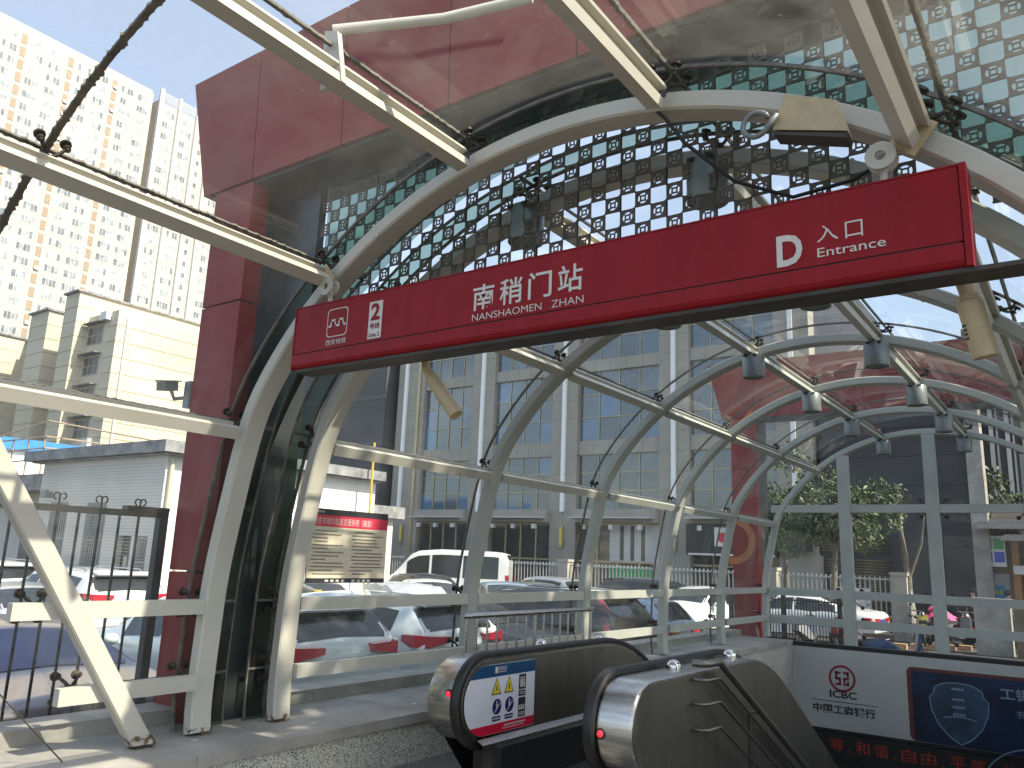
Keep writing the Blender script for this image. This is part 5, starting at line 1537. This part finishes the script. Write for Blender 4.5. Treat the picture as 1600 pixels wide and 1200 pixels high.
        b.sweep([[(L2 - .06, s*.40, zh - .10), (L2 - .06, s*.40, zh), (L2 - .3, s*.40, zh + .03), (L2 - .3, s*.40, zh - .1)],
                 [(L2 - .22, s*w(L2 - .2)*.96, zh - .10), (L2 - .22, s*w(L2 - .2)*.96, zh + .03), (L2 - .6, s*w(L2 - .5)*.985, zh + .06), (L2 - .6, s*w(L2 - .5)*.985, zh - .06)]])
        out['head_' + k] = b.mesh("headlamp", M['headlamp'], smooth=40)
        b = MB(); b.M = Matrix.Translation((.78 if kind != 'van' else 1.5, s*(W + .10), 1.02 if kind != 'van' else 1.4)); b.ball((0, 0, 0), .10, 8, sz=.75); b.box((-.03, -s*.14, -.05), (.03, 0, -.01))
        out['mirror_' + k] = b.mesh("mirror", M['plastic'], smooth=50)
    b = MB(); wr_ = .34 if kind in ('suv', 'van') else .31
    b.lathe([(.05, -.10), (wr_*.62, -.10), (wr_*.92, -.105), (wr_, -.07), (wr_, .07), (wr_*.92, .105), (wr_*.62, .10), (.05, .10)], 22); out['wheel'] = b.mesh("wheel", M['tyre'], smooth=30)
    b = MB(); b.lathe([(0, .085), (.05, .10), (.06, .085), (wr_*.55, .095), (wr_*.62, .112), (wr_*.64, .09)], 20)
    for k in range(5):
        b.M = Matrix.Rotation(R(72*k), 4, 'Z'); b.box((-.025, .04, .09), (.025, wr_*.6, .108))
    out['rim'] = b.mesh("rim", M['rim'], smooth=30)
    b = MB(); b.box((-L2 - .025, -.24, .62 if kind != 'sedan' else .70), (-L2 + .02, .24, .76 if kind != 'sedan' else .84)); out['plate'] = b.mesh("number_plate", M['plate_blue'])
    b = MB(); b.prism([(-L2 + .03, d['bot'] - .02), (-L2 - .03, d['bot'] + .06), (-L2 - .03, d['bot'] + .22), (-L2 + .06, d['bot'] + .28)], 'y', -W*.86, W*.86); out['bumper'] = b.mesh("rear_bumper", M['plastic'])
    if kind == 'suv':
        b = MB()
        for s in (-1, 1): b.tube([(-1.6, s*.60, 1.58), (-1.45, s*.60, 1.645), (.3, s*.60, 1.645), (.5, s*.60, 1.55)], .016, 6)
        out['roof_rails'] = b.mesh("roof_rail", M['rim'])
        b = MB(); b.prism([(-2.10, 1.535), (-1.80, 1.60), (-1.80, 1.56), (-2.08, 1.51)], 'y', -.60, .60); out['spoiler'] = b.mesh("spoiler", M['plastic'])
    out['wr'] = wr_; out['L2'] = L2; out['W'] = W
    return out
_cp = {}
def car(kind, pm, x, y, heading, label, body_tag=None, glassm=None, group="cars parked in the lot", rails=True, tails=True):
    if kind not in _cp: _cp[kind] = car_parts(kind)
    C = _cp[kind]
    nm = {'suv': 'parked_suv', 'sedan': 'parked_sedan', 'hatch': 'parked_hatchback', 'van': 'parked_van'}[kind]
    t = thing(nm, label, {'suv': 'suv', 'sedan': 'car', 'hatch': 'car', 'van': 'van'}[kind], (0, 0, 0), group)
    key = ('body', kind, pm.name)
    if key not in _cp:
        me = C['body'].copy(); me.materials.clear(); me.materials.append(pm); _cp[key] = me
    link("body", _cp[key], t)
    for k in ('side_window_a', 'side_window_b', 'windscreen', 'rear_window', 'tail_a', 'tail_b', 'head_a', 'head_b', 'mirror_a', 'mirror_b', 'plate', 'bumper', 'roof_rails', 'spoiler'):
        if k in C and (rails or k != 'roof_rails') and (tails or not k.startswith('tail')):
            me = C[k]
            if k == 'spoiler' or k.startswith('mirror'):
                kk = (k, kind, pm.name)
                if kk not in _cp: _cp[kk] = me.copy(); _cp[kk].materials.clear(); _cp[kk].materials.append(pm)
                me = _cp[kk]
            if k == 'rear_window' and glassm:
                kk = (k, kind, glassm.name)
                if kk not in _cp: _cp[kk] = me.copy(); _cp[kk].materials.clear(); _cp[kk].materials.append(glassm)
                me = _cp[kk]
            link(me.name.split('.')[0], me, t)
    L2, W = C['L2'], C['W']
    for fx in (-L2*.60, L2*.62):
        for s in (-1, 1):
            o = link("wheel", C['wheel'], t, (fx, s*(W - .09), C['wr']), (R(-90*s), 0, 0))
            link("rim", C['rim'], o)
    t.location = (x, y, LOT); t.rotation_euler = (0, 0, R(heading))
    return t
# row whose tails face the vault
c0 = car('sedan', P_BRONZE, -6.33 - 2.35, 3.56, 180, "taupe sedan with bluish rear glass nearest the cut-off rails", glassm=M['car_glass_blue'])
b = MB(); letters(b, "A·C0", (-2.378, .21, .735), (0, -1, 0), (0, 0, 1), .26, .075, .01); link("plate_lettering", b.mesh("plate_lettering", M['sign_white']), c0)
c1 = car('suv', P_COOL, -6.95 - 2.3, 6.66, 180, "cool white SUV with wide red tail lamps right beside the granite plinth", rails=False)
b = MB(); b.box((-2.325, .30, .90), (-2.30, .56, .935)); b.box((-2.325, -.62, .96), (-2.30, -.48, .985)); link("badge", b.mesh("badge", M['plastic']), c1)
car('suv', P_COOL, -7.0 - 2.3, 8.86, 180, "second white SUV, partly behind the post and the first white one", rails=False)
car('sedan', P_BLACK, -7.0 - 2.35, 11.1, 180, "black sedan behind the stainless guard rail")
c4 = car('suv', P_BLACK, -7.0 - 2.3, 13.9, 180, "black SUV with tall narrow red tail lamp strips", tails=False)
b = MB()
for s in (-1, 1):
    b.sweep([[(-2.31, s*.80, .98), (-2.24, s*.91, .98), (-2.16, s*.94, .98)], [(-2.12, s*.70, 1.35), (-2.05, s*.77, 1.36), (-1.98, s*.79, 1.36)], [(-1.96, s*.655, 1.52), (-1.92, s*.69, 1.53), (-1.88, s*.70, 1.53)]], closed_ring=False, cap=False)
link("tail_lamp_strip", b.mesh("tail_lamp_strip", M['tail']), c4)
car('hatch', P_SKY, -7.1 - 2.0, 16.3, 180, "pale blue hatchback beyond the black SUV")
# second row and beyond
car('suv', P_WHITE, -16.0 - 2.3, 9.25, 180, "bright white SUV seen tail on between the slanted arch and the red pillar")
car('sedan', P_SILVER, -12.6 - 2.35, 6.5, 180, "silver grey sedan behind the cut-off ends of the side rails")
car('suv', P_WHITE, -21.2 - 2.3, 9.5, 180, "white SUV with roof rails in front of the bright white tail-on SUV")
car('sedan', P_GREY, -15.6, 12.2, 180, "grey sedan half hidden behind the red pillar")
car('sedan', P_PURPLE, -15.5, 13.5, -20, "dark plum sedan under the regulations notice")
car('sedan', P_BLUE, -12.6, 9.6, 95, "dark blue sedan roof just beyond the first white SUV")
car('sedan', P_WHITE, -16.2, 18.6, -35, "white sedan with its windscreen towards the notice board")
car('sedan', P_SKY, -14.6, 20.2, -40, "blue grey sedan between the white sedan and the minibus")
car('sedan', P_SILVER, -19.6, 18.6, -30, "silver sedan between the plum sedan and the small white car")
car('suv', P_WHITE, -22.6, 21.6, -30, "white SUV farther back past the notice board's lower corner")
car('hatch', P_BLACK, -19.2, 22.0, -20, "black estate car in front of the white minibus")
car('van', P_WHITE, -21.5, 25.6, -150, "white minibus with side windows parked before the railing fence")
car('hatch', P_WHITE, -25.8, 24.7, -40, "small white car past the notice board's edge beside the minibus")
car('sedan', P_GREY, -14.6, 21.8, -20, "grey green sedan in front of the silver hatchback")
car('hatch', P_SILVER, -17.8, 27.4, 170, "silver hatchback parked side on below the stone fence post")
car('sedan', P_WHITE, -11.1, 19.6, -15, "white sedan whose roof shows above the guard rail")
car('suv', P_BLACK, -12.6, 27.0, 0, "dark SUV parked side on before the green shop poster", rails=True)
car('hatch', P_WHITE, -10.4, 25.4, -100, "white hatchback beyond the fourth arch of the vault")
car('sedan', P_WHITE, -7.6, 26.3, 178, "white sedan at the end of the lot near the charcoal building")
# silver cover over a parked car
b = MB(); rings = []
for i in range(19):
    x = -2.25 + 4.5*i/18; e = abs(x)/2.25; zr = 1.45*(1 - max(0, e - .35)**2*1.1); wv = .95 + .03*math.sin(i*2.2)
    if e > .98: zr = .8
    rings.append([(x, -wv, .05), (x, -wv*.98, .6), (x, -wv*.72, zr*.96 + .03*math.sin(i*1.7)), (x, 0, zr), (x, wv*.72, zr*.96 + .03*math.cos(i*1.9)), (x, wv*.98, .6), (x, wv, .05)])
b.sweep(rings)
cv = b.mesh("car_cover", mat("silver_cover_cloth", (.46, .48, .52), .45, .2, var=.15, scale=3), smooth=60)
o = link("covered_car", cv, None, (-14.7, 15.9, LOT), (0, 0, R(-30)))
tag(o, "car wrapped in a silver blue cloth cover next to the dark plum sedan", "covered car", "cars parked in the lot")

# ================================================================== trees
M['leaf'] = mat("leaf_green", (.10, .14, .06), .5, var=.45, scale=1.4, spec=.3)
M['leaf2'] = mat("leaf_light_green", (.17, .21, .10), .5, var=.45, scale=1.4, spec=.3)
M['bark'] = mat("bark", (.17, .145, .115), .9, var=.25, scale=8, bump=.4)
def tree(x, y, h, cr, label, seed, nleaf=2600, trunk_r=.13, lean=(0, 0), cz=.66, leafsz=.17, name="broadleaf_tree", kids=True):
    rs = random.Random(seed)
    t = thing(name, label, "tree", (x, y, LOT))
    b = MB(); top = Vector((x + lean[0], y + lean[1], LOT + h*.48))
    b.tube([(x, y, LOT - .1), (x + lean[0]*.5, y + lean[1]*.5, LOT + h*.25), tuple(top)], [trunk_r*1.15, trunk_r*.9, trunk_r*.7], 9)
    tips = []
    for k in range(8):
        a = 2*math.pi*k/8 + rs.uniform(-.3, .3); rr = cr*rs.uniform(.45, .85); zz = LOT + h*rs.uniform(cz - .12, .95)
        e = Vector((x + lean[0] + rr*math.cos(a), y + lean[1] + rr*math.sin(a), zz)); mid = top.lerp(e, .5) + Vector((0, 0, .25*h*.3))
        b.tube([tuple(top - Vector((0, 0, .2))), tuple(mid), tuple(e)], [trunk_r*.5, trunk_r*.3, trunk_r*.10], 6); tips += [e, mid]
        for q in range(2):
            e2 = mid + Vector((rs.uniform(-1, 1), rs.uniform(-1, 1), rs.uniform(-.3, .7)))*cr*.5
            b.tube([tuple(mid), tuple(e2)], [trunk_r*.2, trunk_r*.07], 5); tips.append(e2)
    b.build("trunk", M['bark'], t, smooth=60)
    b = MB()
    clumps = [(p, cr*rs.uniform(.24, .42)) for p in tips for _ in range(1)]
    for k in range(nleaf):
        c, r_ = rs.choice(clumps)
        u = Vector((rs.gauss(0, 1), rs.gauss(0, 1), rs.gauss(0, .8))); u = u.normalized()*r_*rs.uniform(.3, 1.05)**.6
        p = c + u; s = leafsz*rs.uniform(.6, 1.3)
        d = Vector((rs.gauss(0, 1), rs.gauss(0, 1), rs.gauss(-.5, .6))).normalized(); n = d.orthogonal().normalized()
        n.rotate(Matrix.Rotation(rs.uniform(0, 6.28), 3, d)); f_ = d.cross(n)*.15*s
        # narrow compound leaf: two blades folded along the rib
        b.add([tuple(p), tuple(p + d*s*.5 + n*s*.26), tuple(p + d*s*1.15 - Vector((0, 0, s*.25))), tuple(p + d*s*.5 - n*s*.26 + f_)], [(0, 1, 2), (0, 2, 3)], 1 if rs.random() < .35 else 0)
    b.build("crown", [M['leaf'], M['leaf2']], t)
    return t
tree(-6.95, 27.4, 6.5, 1.95, "leafy street tree with drooping foliage in front of the brown shutters", 4, 8500, .11, (.15, .2), .58, .15)
tree(-8.9, 29.2, 6.4, 1.3, "dark green tree seen through the vault beside the far red pillar", 9, 2600, .10, (0, 0), .62, .18)
tree(-2.3, 38.2, 6.6, 1.5, "light green tree by the finned building at the picture's far edge", 12, 1800, .10, (0, 0), .68, .2)
# street trees on the stair side whose crowns shade the vault
tree(5.6, 8.2, 16.5, 3.7, "street tree on the stair side of the vault, nearer one", 31, 6800, .22, (0, 0), .58, .42)
tree(5.9, 15.0, 17.0, 4.0, "street tree on the stair side of the vault, farther one", 32, 7200, .22, (0, 0), .58, .42)
# forked bare trunk wrapped with a light string
b = MB(); b.tube([(-5.2, 30.2, LOT), (-5.15, 30.2, 1.6), (-5.3, 30.2, 3.0), (-5.35, 30.2, 4.6)], [.14, .11, .08, .05], 8); b.tube([(-5.16, 30.2, 1.4), (-4.7, 30.2, 2.6), (-4.55, 30.2, 3.6)], [.07, .05, .03], 7)
t = thing("bare_trunk", "forked bare pale trunk wound with gold light string before the charcoal wall", "trunk", (-5.2, 30.2, LOT))
b.build("trunk", M['bark'], t, smooth=60)
b = MB(); b.tube([(-5.31 + .085*math.cos(k*.9), 30.2 + .085*math.sin(k*.9), 3.0 + k*.022) for k in range(70)], .016, 5); b.build("light_string", M['gold'], t)
b = MB(); b.lathe([(.22, -.5), (.05, 1.1), (0, 1.1)], 4) ; b.M = Matrix.Identity(4)
o = link("stone_wedge", b.mesh("stone_wedge", M['coping']), None, (-5.0, 29.6, 0)); tag(o, "pale pointed stone wedge at the foot of the bare trunk", "wedge")

# ================================================================== scooters and bikes by the fence
def scooter(x, y, rot, col, label, cover=None):
    t = thing("electric_scooter", label, "scooter", (0, 0, 0), "scooters parked along the street")
    def ob(n, b, m_, sm=40): return link(n, b.mesh(n, m_, smooth=sm), t)
    for xx in (-.55, .58):
        b = MB(); b.M = Matrix.Translation((xx, 0, .24)) @ Matrix.Rotation(R(90), 4, 'X')
        rings = [[((.19 + .05*math.cos(2*math.pi*j/8))*math.cos(2*math.pi*k/18), (.19 + .05*math.cos(2*math.pi*j/8))*math.sin(2*math.pi*k/18), .05*math.sin(2*math.pi*j/8)) for j in range(8)] for k in range(19)]
        b.sweep(rings, cap=False); b.lathe([(.03, -.04), (.15, -.03), (.15, .03), (.03, .04)], 14); ob("wheel", b, M['tyre'])
    pm = mat("scooter_" + label.split()[0], col, .3, coat=.6, var=.03) if ("scooter_" + label.split()[0]) not in bpy.data.materials else bpy.data.materials["scooter_" + label.split()[0]]
    b = MB(); b.sweep([[(-.75, -.10, .52), (-.75, .10, .52), (-.75, .08, .68), (-.75, -.08, .68)], [(-.3, -.15, .35), (-.3, .15, .35), (-.3, .14, .70), (-.3, -.14, .70)], [(-.05, -.14, .26), (-.05, .14, .26), (-.05, .12, .55), (-.05, -.12, .55)],
                       [(.30, -.13, .25), (.30, .13, .25), (.30, .13, .31), (.30, -.13, .31)], [(.42, -.16, .3), (.42, .16, .3), (.36, .16, .42), (.36, -.16, .42)], [(.50, -.17, .75), (.50, .17, .75), (.44, .16, .9), (.44, -.16, .9)]])
    ob("body", b, pm)
    b = MB(); b.box((-.72, -.12, .70), (-.08, .12, .79)); ob("seat", b, M['plastic'])
    b = MB(); b.tube([(.58, 0, .24), (.47, 0, .80), (.42, 0, 1.02)], .025, 8); b.tube([(.36, -.33, 1.05), (.42, -.1, 1.02), (.42, .1, 1.02), (.36, .33, 1.05)], .018, 8); ob("handlebar", b, M['plastic'])
    b = MB(); b.ball((.50, 0, .93), .075, 8); ob("headlamp", b, M['headlamp'])
    for s in (-1, 1):
        b = MB(); b.tube([(.42, s*.2, 1.03), (.38, s*.28, 1.2)], .008, 5); b.ball((.37, s*.30, 1.23), .055, 8, sz=.7); ob("mirror", b, M['plastic'])
    if cover:
        b = MB(); rings = []
        for i in range(9):
            x_ = -.25 + 1.05*i/8; z = [.72, .80, .88, 1.0, 1.16, 1.24, 1.18, .95, .7][i]; w_ = .24 + .10*math.sin(i*1.1)
            rings.append([(x_, -w_ - .05, z - .42), (x_, -w_, z - .08), (x_, 0, z + .06), (x_, w_, z - .08), (x_, w_ + .05, z - .42)])
        b.sweep(rings, closed_ring=False, cap=False); ob("rain_cover", b, cover)
    t.location = (x, y, LOT); t.rotation_euler = (0, 0, R(rot)); return t
M['pink'] = mat("pink_rain_cover", (.75, .08, .25), .45, var=.08)
scooter(-4.15, 31.4, 172, (.02, .02, .022), "black scooter under a bright pink rain cover", M['pink'])
scooter(-3.3, 30.2, 130, (.35, .01, .02), "red scooter beside the pink cover")
scooter(-5.1, 30.0, 140, (.03, .03, .035), "matte black scooter in front of the bare trunk")
scooter(-3.75, 29.6, 60, (.10, .10, .11), "slate scooter between the pink cover and the red scooter")
scooter(-4.6, 28.9, 100, (.45, .42, .05), "yellow scooter ahead of the pink covered one")
scooter(-2.1, 29.7, 110, (.015, .015, .02), "jet black scooter beside the grey street cabinet")
scooter(-2.6, 30.6, 150, (.30, .30, .31), "silver scooter right of the red one")
scooter(-5.9, 26.2, 100, (.05, .05, .055), "charcoal scooter behind the picket fence near the middle mullion")
scooter(-6.0, 24.3, 95, (.40, .03, .03), "crimson scooter behind the picket fence")
scooter(-6.9, 24.3, 85, (.30, .32, .34), "grey scooter nearest the far red pillar")
scooter(-3.9, 21.0, 20, (.02, .05, .12), "navy scooter low behind the lightbox top edge")
# carton stacks and small crates by the bikes
def crate(x, y, z, s, col, label):
    b = MB(); b.box((x - s, y - s*.7, z), (x + s, y + s*.7, z + s*.9)); b.box((x - s*1.03, y - s*.73, z + s*.78), (x + s*1.03, y + s*.73, z + s*.86))
    return tag(b.build("carton", mat("carton_" + label.split()[0], col, .7, var=.1) if ("carton_" + label.split()[0]) not in bpy.data.materials else bpy.data.materials["carton_" + label.split()[0]], None), label, "carton", "cartons stacked by the scooters")
for k in range(6):
    crate(-5.3 + .38*k, 26.6 + .35*k, LOT, .17, (.42, .27, .15), "tan carton, %s in the row of cartons before the scooters" % ["first", "second", "third", "fourth", "fifth", "last"][k])
crate(-4.5, 21.6, LOT, .42, (.20, .55, .05), "lime green carton low behind the lightbox edge")
crate(-3.75, 21.4, LOT, .36, (.75, .22, .03), "orange carton beside the lime green one")

# ================================================================== two passers-by at the shop door
def person(x, y, rot, h, label, shirt, trousers):
    t = thing("person", label, "person", (0, 0, 0), "people at the shop door")
    J = [(0, 0, .93), (0, 0, 1.15), (0, .0, 1.40), (0, .01, 1.53), (0, .02, 1.66), (0, .01, 1.74),
         (.17, 0, 1.42), (.23, .02, 1.14), (.24, .10, .92), (.24, .13, .84), (-.17, 0, 1.42), (-.23, .0, 1.14), (-.24, .06, .90), (-.24, .08, .82),
         (.09, 0, .88), (.10, .03, .48), (.10, 0, .08), (.11, .12, .04), (-.09, 0, .88), (-.10, -.02, .48), (-.10, -.08, .09), (-.11, .04, .04)]
    Rr = [.13, .125, .12, .055, .095, .075, .06, .045, .035, .03, .06, .045, .035, .03, .09, .062, .042, .04, .09, .062, .042, .04]
    E = [(0, 1), (1, 2), (2, 3), (3, 4), (4, 5), (2, 6), (6, 7), (7, 8), (8, 9), (2, 10), (10, 11), (11, 12), (12, 13), (0, 14), (14, 15), (15, 16), (16, 17), (0, 18), (18, 19), (19, 20), (20, 21)]
    me = bpy.data.meshes.new("body"); me.from_pydata([tuple(c*h/1.75 for c in p) for p in J], E, [])
    o = link("body", me, t)
    sk = o.modifiers.new("skin", 'SKIN'); sk.use_smooth_shade = True
    for i, r in enumerate(Rr): me.skin_vertices[0].data[i].radius = (r, r*.8)
    me.skin_vertices[0].data[0].use_root = True
    sb = o.modifiers.new("sub", 'SUBSURF'); sb.levels = 1; sb.render_levels = 1
    me.materials.append(M['skin'])
    def cloth(name, pts, m_):
        b = MB()
        for pth, rad in pts: b.tube([tuple(c*h/1.75 for c in p) for p in pth], rad, 10)
        link(name, b.mesh(name, m_, smooth=60), t)
    cloth("shirt", [([J[0], J[1], J[2], (0, .005, 1.47)], [.165, .16, .15, .07]), ([(.13, 0, 1.44), J[6], J[7]], [.075, .075, .062]), ([(-.13, 0, 1.44), J[10], J[11]], [.075, .075, .062])], shirt)
    cloth("trousers", [([(.06, 0, .95), J[14], J[15], J[16]], [.10, .115, .08, .065]), ([(-.06, 0, .95), J[18], J[19], J[20]], [.10, .115, .08, .065])], trousers)
    b = MB(); b.M = Matrix.Translation((0, .0, 1.70*h/1.75)); b.ball((0, -.012, .012), .108, 10, sz=1.05); link("hair", b.mesh("hair", M['black'], smooth=True), t)
    t.location = (x, y, LOT); t.rotation_euler = (0, 0, R(rot))
M['skin'] = mat("skin", (.46, .29, .21), .5, var=.05)
person(-3.55, 32.6, 150, 1.72, "dark haired person in a dark top standing by the blue shop poster", M['black'], M['plastic'])
person(-2.55, 33.1, -60, 1.70, "person in a white shirt walking past the shop door", M['white_wall'], M['plastic'])
